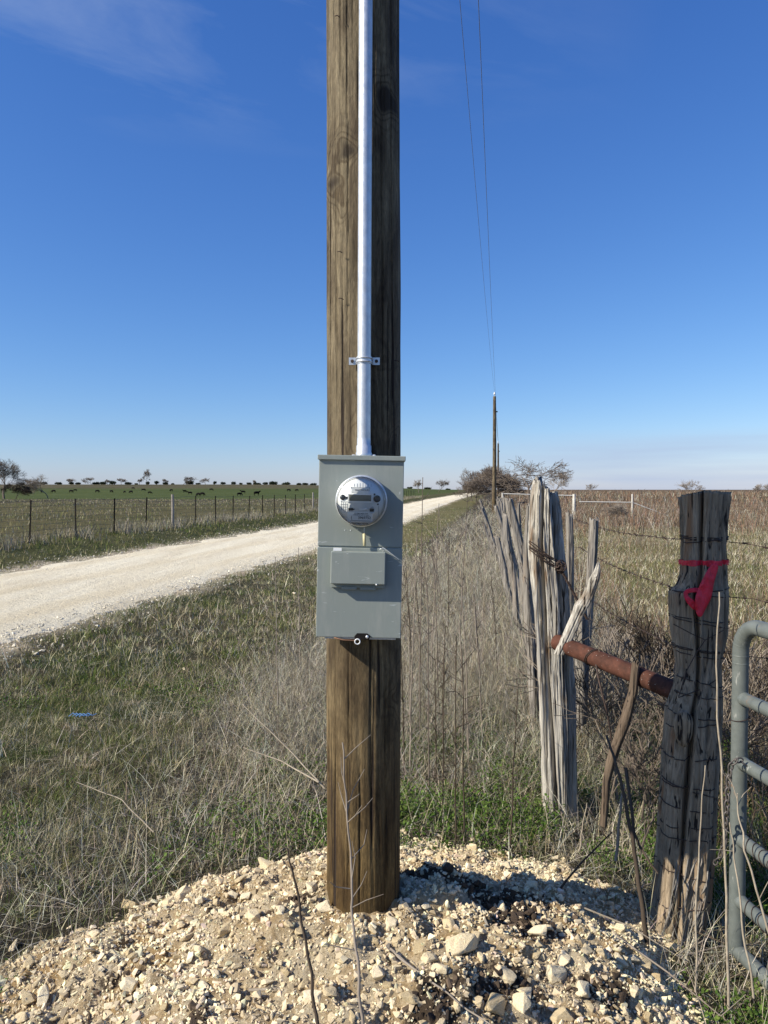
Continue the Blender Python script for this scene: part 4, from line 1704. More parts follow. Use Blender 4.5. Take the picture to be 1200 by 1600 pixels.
# corner post
corner_levels = lv([(776, 1064, 1137, 3.46), (800, 1067, 1134, 3.45), (850, 1068, 1130, 3.43), (895, 1066, 1131, 3.41), (915, 1060, 1132, 3.40), (925, 1048, 1132, 3.40),
                    (985, 1051, 1130, 3.38), (1040, 1058, 1122, 3.35), (1075, 1054, 1122, 3.33), (1110, 1040, 1122, 3.32), (1200, 1033, 1118, 3.28), (1300, 1028, 1112, 3.24),
                    (1400, 1022, 1105, 3.20), (1470, 1014, 1092, 3.17), (1520, 1008, 1092, 3.15)])
cc = corner_levels[0][0].copy()
corner = empty('corner_post', tuple(cc), 'stout grey leaning corner post wrapped with dark wire and tied with red tape', 'fence post')
_, csurf = carved(corner_levels, 'trunk', M['grey'], .12, 2.2, 21, 150, 140, .012, (-.004, -.03), corner, split=5, dz=.4)
# knot boss on the face
b = MB()
kc = P(1068, 1130, 3.19)
vsx = []
for i in range(15):
    th = math.pi * i / 14
    for k in range(24):
        ph = 2 * math.pi * k / 24
        d_ = Vector((math.sin(th) * math.cos(ph), math.cos(th), math.sin(th) * math.sin(ph)))
        rr0 = 1 + .12 * noise.noise(d_ * 3)
        vsx.append(tuple(kc + Vector((d_.x * .040 * rr0, d_.y * .022 * rr0, d_.z * .055 * rr0 - (.05 if d_.z < 0 else 0) * abs(d_.z)))))
b.add(vsx, np.array([(i * 24 + k, i * 24 + (k + 1) % 24, (i + 1) * 24 + (k + 1) % 24, (i + 1) * 24 + k) for i in range(14) for k in range(24)]), None, True)
b.build('knot', M['grey'], corner)
# bark strips at the foot
random.seed(5)
for i in range(26):
    u0 = random.uniform(1030, 1092)
    v0 = random.uniform(1300, 1390)
    u1 = u0 - random.uniform(6, 26)
    v1 = v0 + random.uniform(60, 130)
    pts = []
    for k in range(9):
        t = k / 8
        z_ = P(0, v0 + (v1 - v0) * t, 3.2).z
        a_ = math.radians(-90) + ((u0 + (u1 - u0) * t) - 1060) / 48
        pts.append(csurf(a_, max(z_, corner_levels[0][0].z + .03), 1.0, .002 + .004 * math.sin(t * 9 + i)))
    MB().tube(pts, [.001 + .0028 * math.sin(math.pi * (k + .5) / 9) for k in range(9)], 5).build('bark_strip', M['stay'], corner)


def coil(v, tilt=0.0, turns=1.0, r=.0024, ph=0.0, wob=.004):
    z = P(1090, v, 3.35).z
    pts = []
    n_ = int(34 * turns)
    for i in range(n_ + 1):
        a = ph + 2 * math.pi * turns * i / n_
        zz2 = z + tilt * math.cos(a) + .006 * (i / n_ - .5) * turns + wob * noise.noise(Vector((i * .35, v, 0)))
        zz2 = min(zz2, corner_levels[-1][0].z - .02)
        pts.append(csurf(a, zz2, 1.0, r + .002))
    return pts


CO = [(842, .0, 3.0), (845, .012, 1.5), (921, .008, 1), (928, -.012, 1), (967, -.012, 1), (973, -.02, 1), (1013, -.010, 2), (1021, -.014, 1), (1061, -.02, 1), (1080, -.012, 1),
      (1108, -.010, 1), (1120, .02, 1), (1166, .010, 1), (1207, .004, 1), (1213, -.03, 1), (1238, -.012, 1), (1262, .01, 1), (1279, .004, 1), (1330, -.02, 1), (1372, .01, 1)]
for (v, tl, tn) in CO:
    MB().tube(coil(v, tl, tn, ph=random.uniform(0, 6)), .0024, 6).build('wire_coil', M['wire'], corner)
for pts in ([(1052, 975), (1080, 990), (1102, 1000), (1130, 985)], [(1102, 1000), (1088, 1020), (1072, 1050), (1060, 1090)], [(1085, 1065), (1095, 1110), (1088, 1160)], [(1060, 1090), (1100, 1075), (1122, 1060)]):
    b = MB().tube([P(u, v, 3.25) for u, v in pts], .0022, 5)
    b.build('wire_twist', M['wire'], corner)

# red flagging tape
rb = empty('flagging_tape', tuple(P(1100, 885, 3.42)), 'red flagging tape knotted around the grey corner post', 'tape')


def strip(mb, pts, wid, tw):
    """flat ribbon; tw: per-point side vector"""
    vs_ = []
    for p, w, s2 in zip(pts, wid, tw):
        s2 = Vector(s2).normalized()
        vs_ += [tuple(p - s2 * w / 2), tuple(p + s2 * w / 2)]
    n_ = len(pts)
    mb.add(vs_, np.array([(2 * i, 2 * i + 1, 2 * i + 3, 2 * i + 2) for i in range(n_ - 1)]), None, True)


b = MB()
zt = P(1090, 883, 3.3).z
for off, wv in ((0, .020), (.008, .014)):
    pts, wid, tw = [], [], []
    for i in range(61):
        a = 2 * math.pi * i / 60
        pts.append(csurf(a, zt + off + .004 * math.cos(a + 1), 1.0, .007 + off * .3))
        wid.append(wv * (1 + .25 * math.sin(i * .9)))
        tw.append((0, .15 * math.sin(i * .7), 1))
    strip(b, pts, wid, tw)
b.build('band', M['ribbon'], rb)


def tail(pxs, wid, Yf=3.26, name='tail'):
    b_ = MB()
    for o_ in (0, .004):
        pts, ww, tw = [], [], []
        N_ = 18
        us = [p[0] for p in pxs]
        vv = [p[1] for p in pxs]
        ts = np.linspace(0, 1, len(pxs))
        for i in range(N_ + 1):
            t = i / N_
            u, v = np.interp(t, ts, us), np.interp(t, ts, vv)
            pts.append(P(u, v, Yf - .012 * math.sin(t * 7 + o_ * 400) - o_))
            ww.append(np.interp(t, ts, wid) * (1 + .12 * math.sin(i * 1.7)))
            i2_ = min(t + .05, 1)
            du, dv = np.interp(i2_, ts, us) - np.interp(i2_ - .06, ts, us), np.interp(i2_, ts, vv) - np.interp(i2_ - .06, ts, vv)
            tw.append((dv, .35 * math.sin(i * .8) * 10, du))
        strip(b_, pts, ww, tw)
    o = b_.build(name, M['ribbon'], rb)
    sd = o.modifiers.new('thick', 'SOLIDIFY')
    sd.thickness = .0008
    return o


def flat(rows, Yf, name):
    b_ = MB()
    vs_ = []
    for i, (u0, v0, u1, v1, dy) in enumerate(rows):
        vs_ += [tuple(P(u0, v0, Yf + dy)), tuple(P(u1, v1, Yf - dy * .6))]
    b_.add(vs_, np.array([(2 * i, 2 * i + 1, 2 * i + 3, 2 * i + 2) for i in range(len(rows) - 1)]), None, True)
    o = b_.build(name, M['ribbon'], rb)
    sb = o.modifiers.new('sub', 'SUBSURF')
    sb.levels = sb.render_levels = 2
    sd = o.modifiers.new('thick', 'SOLIDIFY')
    sd.thickness = .0008


flat([(1113, 878, 1125, 881, 0), (1104, 893, 1119, 898, .006), (1096, 908, 1114, 916, -.006), (1090, 922, 1113, 930, .006), (1085, 936, 1108, 942, -.004), (1086, 950, 1101, 953, .004), (1089, 964, 1097, 965, 0)], 3.262, 'tail')
flat([(1100, 919, 1098, 927, 0), (1088, 918, 1086, 925, .006), (1076, 919, 1077, 926, -.004), (1067, 923, 1074, 928, .004), (1068, 934, 1076, 932, -.004), (1076, 946, 1084, 938, .004), (1088, 958, 1095, 944, 0)], 3.272, 'loop')


# barbed wires
def barbed(pts, label, r=.0019, barb=.11):
    b_ = MB()
    P_ = []
    for i in range(len(pts) - 1):
        n_ = 20
        for k in range(n_):
            t = k / n_
            p = pts[i].lerp(pts[i + 1], t)
            p.z -= .03 * math.sin(math.pi * t) * (pts[i + 1] - pts[i]).length / 3
            P_.append(p)
    P_.append(pts[-1])
    b_.tube(P_, r, 5)
    L_ = 0
    for i in range(1, len(P_)):
        L_ += (P_[i] - P_[i - 1]).length
        if L_ > barb:
            L_ = 0
            for _ in range(3):
                dv = Vector((random.gauss(0, 1), random.gauss(0, 1), random.gauss(0, 1))).normalized() * .014
                b_.tube([P_[i] - dv, P_[i] + dv], .0016, 4, False)
            b_.tube([P_[i] - (P_[i] - P_[i - 1]).normalized() * .008, P_[i] + (P_[i] - P_[i - 1]).normalized() * .008], .0042, 6)
    return tag(b_.build('barbed_wire', M['wire'], at=tuple(P_[0])), label, 'barbed wire', 'barbed wires tied to the corner post')


barbed([P(1066, 843, 3.42), P(900, 812, 6.2)], 'top barbed wire running from the corner post back to the grey fence staves')
barbed([P(1132, 846, 3.40), P(1165, 849, 3.3), P(1260, 866, 3.0)], 'top barbed wire leaving the corner post toward the right side')
barbed([P(1133, 932, 3.39), P(1175, 935, 3.25), P(1300, 960, 2.8)], 'middle barbed wire leaving the corner post toward the right side')
barbed([P(1128, 1020, 3.36), P(1300, 1036, 3.6)], 'low barbed wire passing behind the gate to the right')
barbed([P(1058, 920, 3.4), P(905, 855, 6.0)], 'second barbed wire from the corner post back to the grey fence staves')
barbed([P(1055, 1010, 3.35), P(900, 920, 6.0)], 'third sagging barbed wire from the corner post back toward the fence staves')

# ================================================================== CEDAR STAVES
random.seed(21)
stv = 'cedar staves of the old fence'
specific = [
    ([(803, 884, 894, 5.6), (850, 885, 896, 5.6), (950, 884, 895, 5.6), (1100, 880, 893, 5.6)], 'thin knobbly grey stave just right of the split cedar post'),
    ([(811, 922, 935, 5.3), (860, 919, 933, 5.3), (950, 913, 926, 5.3), (1110, 900, 915, 5.3)], 'straight grey stave leaning right behind the twister stick'),
    ([(779, 788, 800, 6.2), (850, 803, 819, 6.2), (930, 823, 840, 6.2), (1080, 838, 856, 6.2)], 'thick pale stave leaning left in front of the fence row'),
    ([(786, 808, 812, 6.6), (830, 808, 815, 6.6), (900, 812, 822, 6.6), (1050, 824, 836, 6.6)], 'thin bent twig like stave between thick staves of the fence row'),
    ([(790, 823, 829, 5.2), (850, 819, 829, 5.2), (930, 818, 831, 5.2), (1120, 830, 845, 5.2)], 'slim stave standing close against the left of the split cedar post'),
]
for i, (l_, lab) in enumerate(specific):
    l_ = list(l_)
    carved(lv(l_), 'fence_stave', M['stay'], .28, 1.6, 30 + i, 90, 40, .035, label=lab, cat='fence stave', group=stv)
def nth(i):
    if i < 20:
        return ORD[i]
    return {20: 'twenty-first', 21: 'twenty-second', 22: 'twenty-third', 23: 'twenty-fourth', 24: 'twenty-fifth', 25: 'twenty-sixth', 26: 'twenty-seventh', 27: 'twenty-eighth', 28: 'twenty-ninth', 29: 'thirtieth', 30: 'thirty-first', 31: 'thirty-second'}[i]


ORD = 'first second third fourth fifth sixth seventh eighth ninth tenth eleventh twelfth thirteenth fourteenth fifteenth sixteenth seventeenth eighteenth nineteenth twentieth'.split()
zz0 = [7.0, 7.6, 8.2, 8.8, 9.4, 10.1, 10.9, 11.7, 12.6, 13.6, 14.7, 16, 17.5, 19.2, 21, 23, 25.5, 28.5, 32, 36]
for i, Y in enumerate(zz0):
    sx = .38 + random.uniform(-.08, .10)
    xf, yf = sx + .1515 * Y, Y
    hgt = (1.62 if i % 5 != 3 else 1.4) + random.uniform(-.06, .10)
    lean = random.uniform(.08, .34) + (.35 if i in (6, 8, 10) else 0)
    r_ = random.uniform(.022, .040)
    z0 = g(xf, yf)
    lvls = []
    for k in range(8):
        t = k / 7
        lvls.append((Vector((xf - lean * t + .022 * random.uniform(-1, 1), yf + .1 * t, z0 - .05 + hgt * t)), r_ * (1.15 - .4 * t) * random.uniform(.85, 1.15), r_ * (1.1 - .35 * t)))
    carved(lvls, 'fence_stave', M['stay'], .30, 1.5, 50 + i, 60, 36, .05, label='%s nearest stave in the receding row of leaning grey cedar staves' % ORD[i], cat='fence stave', group=stv)
# wires along the stave fence
b = MB()
for zz in (.45, .85, 1.25):
    pts = []
    for Y in [4.3] + zz0:
        X = .36 + .1515 * Y - .25 * zz / 1.5
        pts.append((X + .05, Y, g(X, Y) + zz))
    b.tube(pts, .0022, 4)
tag(b.build('fence_wire', M['wire'], at=(1.0, 4.3, -.1)), 'rusty wire strands threading the row of leaning cedar staves', 'wire')

# loose sticks near the brace
carved(lv([(1036, 988, 999, 3.55), (1080, 983, 996, 3.55), (1130, 968, 984, 3.55), (1170, 954, 968, 3.56), (1190, 948, 962, 3.57), (1220, 942, 954, 3.58), (1290, 938, 948, 3.6)]), 'crooked_stick', M['brownstick'], .22, 1.6, 71, 70, 30, .02,
       label='crooked brown cedar stick leaning against the rust red pipe', cat='stick')


def stick(pts, r, label, mat='twiggrey', cat='stick', name='dry_stick', group=None, n=7, side=0, seed=0):
    rd = random.Random(seed)
    pp = [P(*p) for p in pts]
    fine = []
    for i in range(len(pp) - 1):
        for k in range(6):
            w = Vector((noise.noise(Vector((i * 6 + k, seed, 0)) * .37), noise.noise(Vector((i * 6 + k, seed, 5)) * .37), 0)) * .008
            fine.append(pp[i].lerp(pp[i + 1], k / 6) + w)
    fine.append(pp[-1])
    m_ = len(fine)
    b_ = MB().tube(fine, [r * (1.0 - .55 * i / m_) for i in range(m_)], n)
    for _ in range(side):
        i = rd.randrange(m_ // 4, m_ - 1)
        dv = Vector((rd.uniform(-1, 1), rd.uniform(-.6, .6), rd.uniform(.1, 1.2))).normalized()
        L_ = rd.uniform(.04, .16)
        q1 = fine[i] + dv * L_ * .5
        q2 = q1 + (dv + Vector((rd.uniform(-.5, .5), 0, rd.uniform(-.3, .5)))) * L_ * .4
        b_.tube([fine[i], q1, q2], [r * .4, r * .3, r * .15], 5)
    o = b_.build(name, M[mat], at=tuple(fine[0]))
    return tag(o, label, cat, group)


# foreground stems
def onp(u, v):
    return on_surf(u, v).y


stick([(498, 1625, 2.05), (486, 1520, 2.12), (470, 1430, 2.16), (457, 1370, 2.2), (449, 1325, 2.22)], .0055, 'dark bare shoot rising in front of the mound left of the pole', 'darkbark', side=0, seed=1)
stick([(568, 1625, 2.03), (560, 1520, 2.1), (550, 1420, 2.2), (546, 1330, 2.3), (541, 1240, 2.34), (535, 1160, 2.38)], .0050, 'thin dry cane standing in front of the pole foot', 'twiggrey', side=14, seed=2)
ya = onp(390, 1550) - .01
stick([(388, 1547, ya), (450, 1545, ya), (540, 1541, ya - .01), (614, 1534, ya)], .0058, 'straight pale stick lying across the lower mound', 'stem', seed=3)
yb = onp(690, 1545)
stick([(608, 1483, yb + .14), (650, 1515, yb + .05), (700, 1552, yb - .05), (768, 1602, yb - .2)], .0045, 'thin twig lying diagonally over stones right of the pole', 'twiggrey', seed=4, side=3)
stick([(1012, 1480, 2.95), (1000, 1390, 3.0), (988, 1310, 3.05), (975, 1240, 3.12), (960, 1185, 3.2), (948, 1150, 3.3)], .0105, 'long dark stick leaning between the mound and the cedar post', 'darkbark', seed=5)
stick([(978, 1200, 3.3), (990, 1300, 3.1), (1003, 1330, 3.05), (1028, 1365, 3.0)], .008, 'dark bent branch crossing toward the corner post', 'darkbark', seed=6)
stick([(866, 1400, 3.1), (905, 1350, 3.15), (957, 1300, 3.2)], .0055, 'thin dark branch slanting over the back of the mound', 'darkbark', seed=7, side=2)
stick([(1138, 1575, 2.62), (1135, 1400, 2.66), (1126, 1200, 2.7), (1119, 1040, 2.72), (1124, 925, 2.74)], .0055, 'tall pale stalk standing in front of the gate end', 'stem', seed=8)
stick([(1087, 1550, 2.65), (1089, 1400, 2.68), (1094, 1290, 2.7), (1102, 1196, 2.72)], .0042, 'pale stalk standing before the lower part of the corner post', 'stem', seed=9)
stick([(1178, 1560, 2.5), (1160, 1440, 2.55), (1148, 1340, 2.6), (1140, 1285, 2.62)], .0042, 'short pale stalk curving beside the gate bars', 'stem', seed=10, side=2)
stick([(1225, 1520, 2.4), (1190, 1420, 2.45), (1165, 1330, 2.5), (1153, 1270, 2.55), (1152, 1240, 2.55)], .0045, 'bent pale stalk crossing over the lower gate bars', 'stem', seed=11, side=3)
stick([(963, 1345, 3.3), (970, 1260, 3.35), (975, 1225, 3.4)], .0075, 'short grey stalk standing behind the dark leaning stick', 'twiggrey', seed=12)
stick([(905, 1330, 3.5), (911, 1290, 3.5), (917, 1255, 3.5)], .0045, 'upright pale stub stalk right of the split cedar post foot', 'stem', seed=13)
stick([(507, 1232, 4.0), (450, 1170, 4.2), (378, 1100, 4.4)], .0045, 'long pale stem lying aslant left of the pole', 'stem', seed=14)
stick([(497, 1222, 3.9), (440, 1190, 4.1), (380, 1168, 4.2)], .0050, 'second pale stem lying lower beside the pole', 'stem', seed=15)
stick([(240, 1300, 3.6), (190, 1250, 3.75), (120, 1222, 3.9)], .0035, 'arched pale stem lying in the grass at the left', 'stem', seed=16, side=5)
stick([(150, 1420, 3.25), (115, 1400, 3.3), (100, 1330, 3.45)], .0030, 'pale broken stem in the lower left grass', 'stem', seed=17, side=5)
for k_, (u, v, Y) in enumerate(((430, 870, 5.6), (466, 855, 6.2))):
    x_, y_ = P(u, 765, Y).x, Y
    vb = 765 + F * (CAMZ - g(x_, y_)) / Y
    stick([(u + 4, vb, Y), (u + 2, (v + vb) / 2, Y), (u, v, Y)], .0045, ['thin dark stalk rising above the verge left of the meter box', 'second thin stalk rising close to the left side of the meter box'][k_], 'twiggrey', seed=20 + k_, side=9)

rd = random.Random(91)
for i, (u, v, L_, sl) in enumerate([(880, 1300, .5, .1), (930, 1325, .45, -.35), (985, 1395, .4, .25), (1010, 1440, .35, -.5), (905, 1420, .4, -.2), (1060, 1500, .4, .15), (1115, 1530, .45, -.1), (700, 1290, .5, .05), (760, 1300, .45, -.08), (820, 1318, .4, .12), (1150, 1580, .4, .3), (960, 1465, .3, -.6)]):
    p_ = on_surf(u, v)
    q_ = Vector((p_.x + L_, p_.y + sl * .6, 0))
    q_.z = surf(q_.x, q_.y) + .03 + .12 * abs(sl)
    m_ = (p_ + q_) / 2
    m_.z = max(surf(m_.x, m_.y) + .015, m_.z)
    pts = [p_ + Vector((0, 0, .012)), m_ + Vector((0, .02, .012)), q_]
    b_ = MB().tube(pts, [.0042, .0034, .0018], 6)
    for _ in range(3):
        a_ = pts[1].lerp(pts[2], rd.random())
        b_.tube([a_, a_ + Vector((rd.uniform(-.05, .12), rd.uniform(-.05, .05), rd.uniform(.02, .10)))], [.002, .001], 5)
    tag(b_.build('fallen_twig', M[['darkbark', 'stem', 'twiggrey'][i % 3]], at=tuple(pts[0])),
        ['dark', 'pale', 'grey'][i % 3] + ' fallen twig lying ' + ['behind the mound at the split post foot', 'on the ground between the two fence posts', 'on the shaded stones left of the corner post', 'against the foot of the corner post', 'on the mound below the dark slanting branch',
                                   'in front of the corner post foot', 'in the grass under the gate end', 'along the back rim of the mound near the pole', 'behind the mound midway between pole and split post', 'at the back rim of the mound near the split post',
                                   'at the lower right corner of the picture', 'over stones right of the dark soil'][i], 'twig', 'fallen twigs round the fence corner')

# tall standing weeds of the thicket
random.seed(9)
lab = 'tall dry weed stalk standing above the dead thicket between pole and fence'
for i in range(30):
    Y = random.choice([3.9, 4.4, 5, 5.6, 6.4, 7.5, 9, 11, 14]) * random.uniform(.93, 1.07)
    u = random.uniform(632, 800)
    x_ = (u - 600) / F * Y
    if x_ - .1515 * Y > .25:
        continue
    vb = 765 + F * (CAMZ - g(x_, Y)) / Y
    hh = random.uniform(.75, 1.25) * (1 + .02 * Y)
    if i < 5:
        Y, u, hh = [(5.2, 655, 1.95), (6.2, 672, 1.75), (7.5, 717, 1.9), (4.8, 640, 1.6), (5.6, 688, 1.5)][i]
        x_ = (u - 600) / F * Y
        vb = 765 + F * (CAMZ - g(x_, Y)) / Y
    vt = vb - F * hh / Y
    du = random.uniform(-16, 16)
    stick([(u, vb, Y), (u + du * .4, (vb + vt) / 2, Y), (u + du, vt, Y)], .0040 + .0005 * Y * .5, lab, random.choice(['darkbark', 'bark', 'twiggrey']), 'weed', 'weed_stalk', 'tall weed stalks of the thicket', 5, 16, 100 + i)

# ================================================================== GATE
gx, gy = P(1161, 765, 2.95).x, 2.95
gd = Vector((.150, -1, 0)).normalized()
TUBE = .031


def gz(v):
    return CAMZ - (v - 765) / F * gy


gate = empty('pipe_gate', (gx, gy, gz(1500)), 'grey green tubular farm gate at the right edge standing open', 'gate')
zt_, zb_ = gz(975), gz(1500)
rc = .11
pts = [(gx, gy, zb_)]
pts += [(gx, gy, z_) for z_ in np.linspace(zb_ + .1, zt_ - rc, 8)]
for t in np.linspace(0, math.pi / 2, 9)[1:]:
    o_ = Vector((gx, gy, zt_ - rc)) + gd * (rc - rc * math.cos(t)) + Vector((0, 0, rc * math.sin(t)))
    pts.append(tuple(o_))
LG = 2.4
e_ = Vector((gx, gy, zt_)) + gd * LG
pts.append(tuple(e_ - gd * rc))
for t in np.linspace(0, math.pi / 2, 7)[1:]:
    pts.append(tuple(e_ - gd * rc + gd * rc * math.sin(t) + Vector((0, 0, -rc + rc * math.cos(t)))))
pts.append(tuple(Vector((e_.x, e_.y, zb_))))
MB().tube(pts, TUBE, 24, False).build('outer_frame', M['gate'], gate)
for v in (1092, 1194, 1316, 1414, 1505):
    z_ = gz(v) if v < 1500 else zb_ + .01
    p0 = Vector((gx, gy, z_))
    o_ = MB().tube([p0 + gd * .012, p0 + gd * 1.2, p0 + gd * LG], .026 if v < 1500 else .029, 20, False).build('rail', M['gate'], gate)
    b = MB().tube([p0 + gd * .024, p0 + gd * .03, p0 + gd * .036, p0 + gd * .042], [.027, .0285, .0275, .026], 18, False)
    b.build('weld_bead', M['gate'], gate)
# ripples of the bend
for k_, (z_, t) in enumerate([(zt_ - rc - .05, 0), (zt_ - rc - .02, 0), (0, .25), (0, .5), (0, .75), (0, 1.0)]):
    if t == 0:
        c, n_ax = Vector((gx, gy, z_)), Vector((0, 0, 1))
    else:
        c = Vector((gx, gy, zt_ - rc)) + gd * (rc - rc * math.cos(t)) + Vector((0, 0, rc * math.sin(t)))
        n_ax = gd * math.sin(t) + Vector((0, 0, math.cos(t)))
    MB().lathe(c, n_ax, [(-.003, TUBE), (0, TUBE + .0012), (.003, TUBE)], 24).build('bend_ripple', M['gate'], gate)
# wire loop on the gate upright
b = MB().tube([Vector((gx + math.cos(t) * .034, gy + math.sin(t) * .034, gz(1125) + .008 * math.cos(t))) for t in np.linspace(0, 6.3, 20)], .0016, 5)
b.build('wire_loop', M['wire'], gate)
# coiled wire round the lower rails
for v in (1316, 1414):
    b = MB()
    for k_ in range(5):
        c = Vector((gx, gy, gz(v))) + gd * (.07 + k_ * .055)
        s1 = gd.cross(Vector((0, 0, 1)))
        b.tube([c + s1 * math.cos(t) * .029 + Vector((0, 0, math.sin(t) * .029)) + gd * .02 * math.cos(t + k_) for t in np.linspace(0, 6.3, 16)], .0016, 5)
    b.build('wire_coil', M['wire'], gate)

# chain
ch = MB()
path = [P(1162, 1193, 2.87), P(1152, 1186, 2.86), P(1142, 1196, 2.86), P(1138, 1225, 2.87), P(1136, 1260, 2.88), P(1134, 1290, 2.9), P(1132, 1320, 2.92), P(1122, 1345, 2.94), P(1112, 1352, 2.98)]
acc = []
for i in range(len(path) - 1):
    n_ = max(1, int((path[i + 1] - path[i]).length / .005))
    for k in range(n_):
        acc.append(path[i].lerp(path[i + 1], k / n_))
k_ = 0
for i in range(0, len(acc) - 6, 5):
    c = acc[i]
    t = (acc[min(i + 4, len(acc) - 1)] - acc[i]).normalized()
    s1 = t.cross(Vector((0, 1, 0))).normalized() if k_ % 2 else t.cross(Vector((1, .2, 0))).normalized()
    pts = [c + t * math.cos(a) * .017 + s1 * math.sin(a) * .009 for a in np.linspace(0, 2 * math.pi, 15)]
    ch.tube(pts, .0034, 6, False)
    k_ += 1
tag(ch.build('gate_chain', M['fencewire'], at=tuple(path[0])), 'steel chain looped on the gate upright and hanging toward the post', 'chain')


# ================================================================== bare shrubs and trees
def grow(base, height, spread, levels, seed, trunk_r, nchild=3, first=.35, droop=0.0, minr=.004, jitter=.25, up=.3, ntop=None):
    rd = random.Random(seed)
    segs = []

    def rec(p, d_, L, r, lv_):
        n_ = 3
        for i in range(n_):
            d2 = (d_ + Vector((rd.gauss(0, jitter), rd.gauss(0, jitter), rd.gauss(0, jitter * .6) + up * .15 - droop * .2))).normalized()
            q_ = p + d2 * L / n_
            r2 = max(r * (1 - .22), minr)
            segs.append((p[:], q_[:], r, r2, lv_))
            if lv_ < levels and i > 0:
                for _ in range(nchild - 1 if i == 1 else 1):
                    a_ = d2.orthogonal().normalized()
                    a_.rotate(Matrix.Rotation(rd.uniform(0, 6.28), 3, d2))
                    c_ = (d2 * rd.uniform(.5, 1.0) + a_ * rd.uniform(.45, 1.0) * spread + Vector((0, 0, up * .3))).normalized()
                    rec(q_, c_, L * rd.uniform(.58, .82), max(r2 * rd.uniform(.55, .72), minr), lv_ + 1)
            p, r, d_ = q_, r2, d2
        if lv_ < levels:
            for _ in range(nchild - 1):
                c_ = (d_ + Vector((rd.gauss(0, .5), rd.gauss(0, .5), rd.gauss(0, .3))) * spread).normalized()
                rec(p, c_, L * rd.uniform(.6, .85), max(r * .75, minr), lv_ + 1)
    minr = minr / height
    rec(Vector((0, 0, 0)), Vector((rd.gauss(0, .12), rd.gauss(0, .12), 1)).normalized(), 1.0 * first, trunk_r / height, 0)
    A = np.array([s[0] for s in segs])
    B = np.array([s[1] for s in segs])
    r0 = np.array([s[2] for s in segs])
    r1 = np.array([s[3] for s in segs])
    lvv = np.array([s[4] for s in segs])
    k = height / max(B[:, 2].max(), .1)
    return A * k + np.array(base), B * k + np.array(base), r0 * height, r1 * height, lvv


def tree(name, base, height, seed, label, cat='tree', mat='bark', cmat=None, spread=.8, levels=4, nchild=3, trunk_r=.15, minr=.012, first=.35, group=None, squash=1.0, up=.3, jitter=.22, droop=0):
    A, B, r0, r1, lv_ = grow(base, height, spread, levels, seed, trunk_r, nchild, first, droop, minr, jitter, up)
    if squash != 1.0:
        for arr in (A, B):
            arr[:, :2] = (arr[:, :2] - np.array(base[:2])) * squash + np.array(base[:2])
    root = empty(name, tuple(base), label, cat, group)
    t = lv_ <= (0 if levels < 4 else 1)
    MB().prisms(A[t], B[t], r0[t], r1[t], 6).build('trunk', M[mat], root)
    MB().prisms(A[~t], B[~t], r0[~t], r1[~t], 3).build('crown', M[cmat or mat], root)
    return root


def at_uY(u, Y):
    x_ = (u - 600) / F * Y
    return (x_, Y, g(x_, Y) - .05)


# trees near the far utility poles
tree('bare_tree', at_uY(822, 72), 5.2, 43, 'spreading bare tree behind the split cedar post on the horizon', mat='bark', spread=1.25, levels=4, nchild=3, trunk_r=.20, minr=.016, first=.30, squash=1.5, up=.12, jitter=.3)
for i, (u, Y, h, sd, sq, mt) in enumerate([(745, 88, 3.5, 6, 1.3, 'darkbark'), (758, 95, 4.9, 7, 1.1, 'bark'), (770, 90, 5.0, 8, 1.1, 'bark'), (785, 92, 4.0, 9, 1.3, 'bark'), (800, 95, 3.4, 10, 1.3, 'darkbark'), (738, 100, 2.6, 12, 1.4, 'darkbark')]):
    tree('scrub_tree', at_uY(u, Y), h, sd, ['low dark scrub tree at the left end of the roadside thicket', 'rounded bare scrub tree left of the far utility poles', 'bare scrub tree directly behind the far utility poles',
         'bare scrub tree just right of the far utility poles', 'dark low scrub tree under the spreading bare tree', 'smallest dark scrub at the road end'][i], mat='bark', spread=1.0, levels=5, trunk_r=.08, minr=.012, first=.16, squash=sq, group='roadside scrub trees')
tree('bare_tree', at_uY(868, 110), 4.2, 14, 'smaller pale bare tree right of the spreading bare tree', mat='twiggrey', spread=.8, levels=4, trunk_r=.12, minr=0.012, first=.2)
tree('bare_shrub', at_uY(1083, 95), 2.9, 15, 'fine bare shrub on the right horizon above the corner post', 'shrub', 'twiggrey', spread=.9, levels=4, trunk_r=.08, minr=0.009, first=.12, squash=1.3)
tree('bare_shrub', at_uY(925, 180), 2.9, 16, 'tiny bare shrub on the horizon beyond the white fence', 'shrub', 'twiggrey', spread=.8, levels=4, trunk_r=.08, minr=0.012, first=.15)
tree('grey_bush', at_uY(962, 37), 1.25, 17, 'low grey bush standing at the foot of the white pipe fence', 'bush', 'twiggrey', spread=1.2, levels=5, nchild=3, trunk_r=.04, minr=0.004, first=.08, squash=1.5)
tree('bare_shrub', at_uY(1190, 120), 2.4, 18, 'bare shrub at the far right edge of the horizon', 'shrub', 'twiggrey', spread=.9, levels=4, trunk_r=.08, minr=0.012, first=.15)
tree('bare_tree', at_uY(655, 260), 5, 19, 'small far bare tree just right of the meter box', mat='twiggrey', spread=.8, levels=4, minr=0.02, first=.3)
tree('bare_tree', at_uY(685, 280), 5.5, 20, 'small far bare tree beyond the road end', mat='bark', spread=.8, levels=4, minr=0.02, first=.2, squash=1.3)
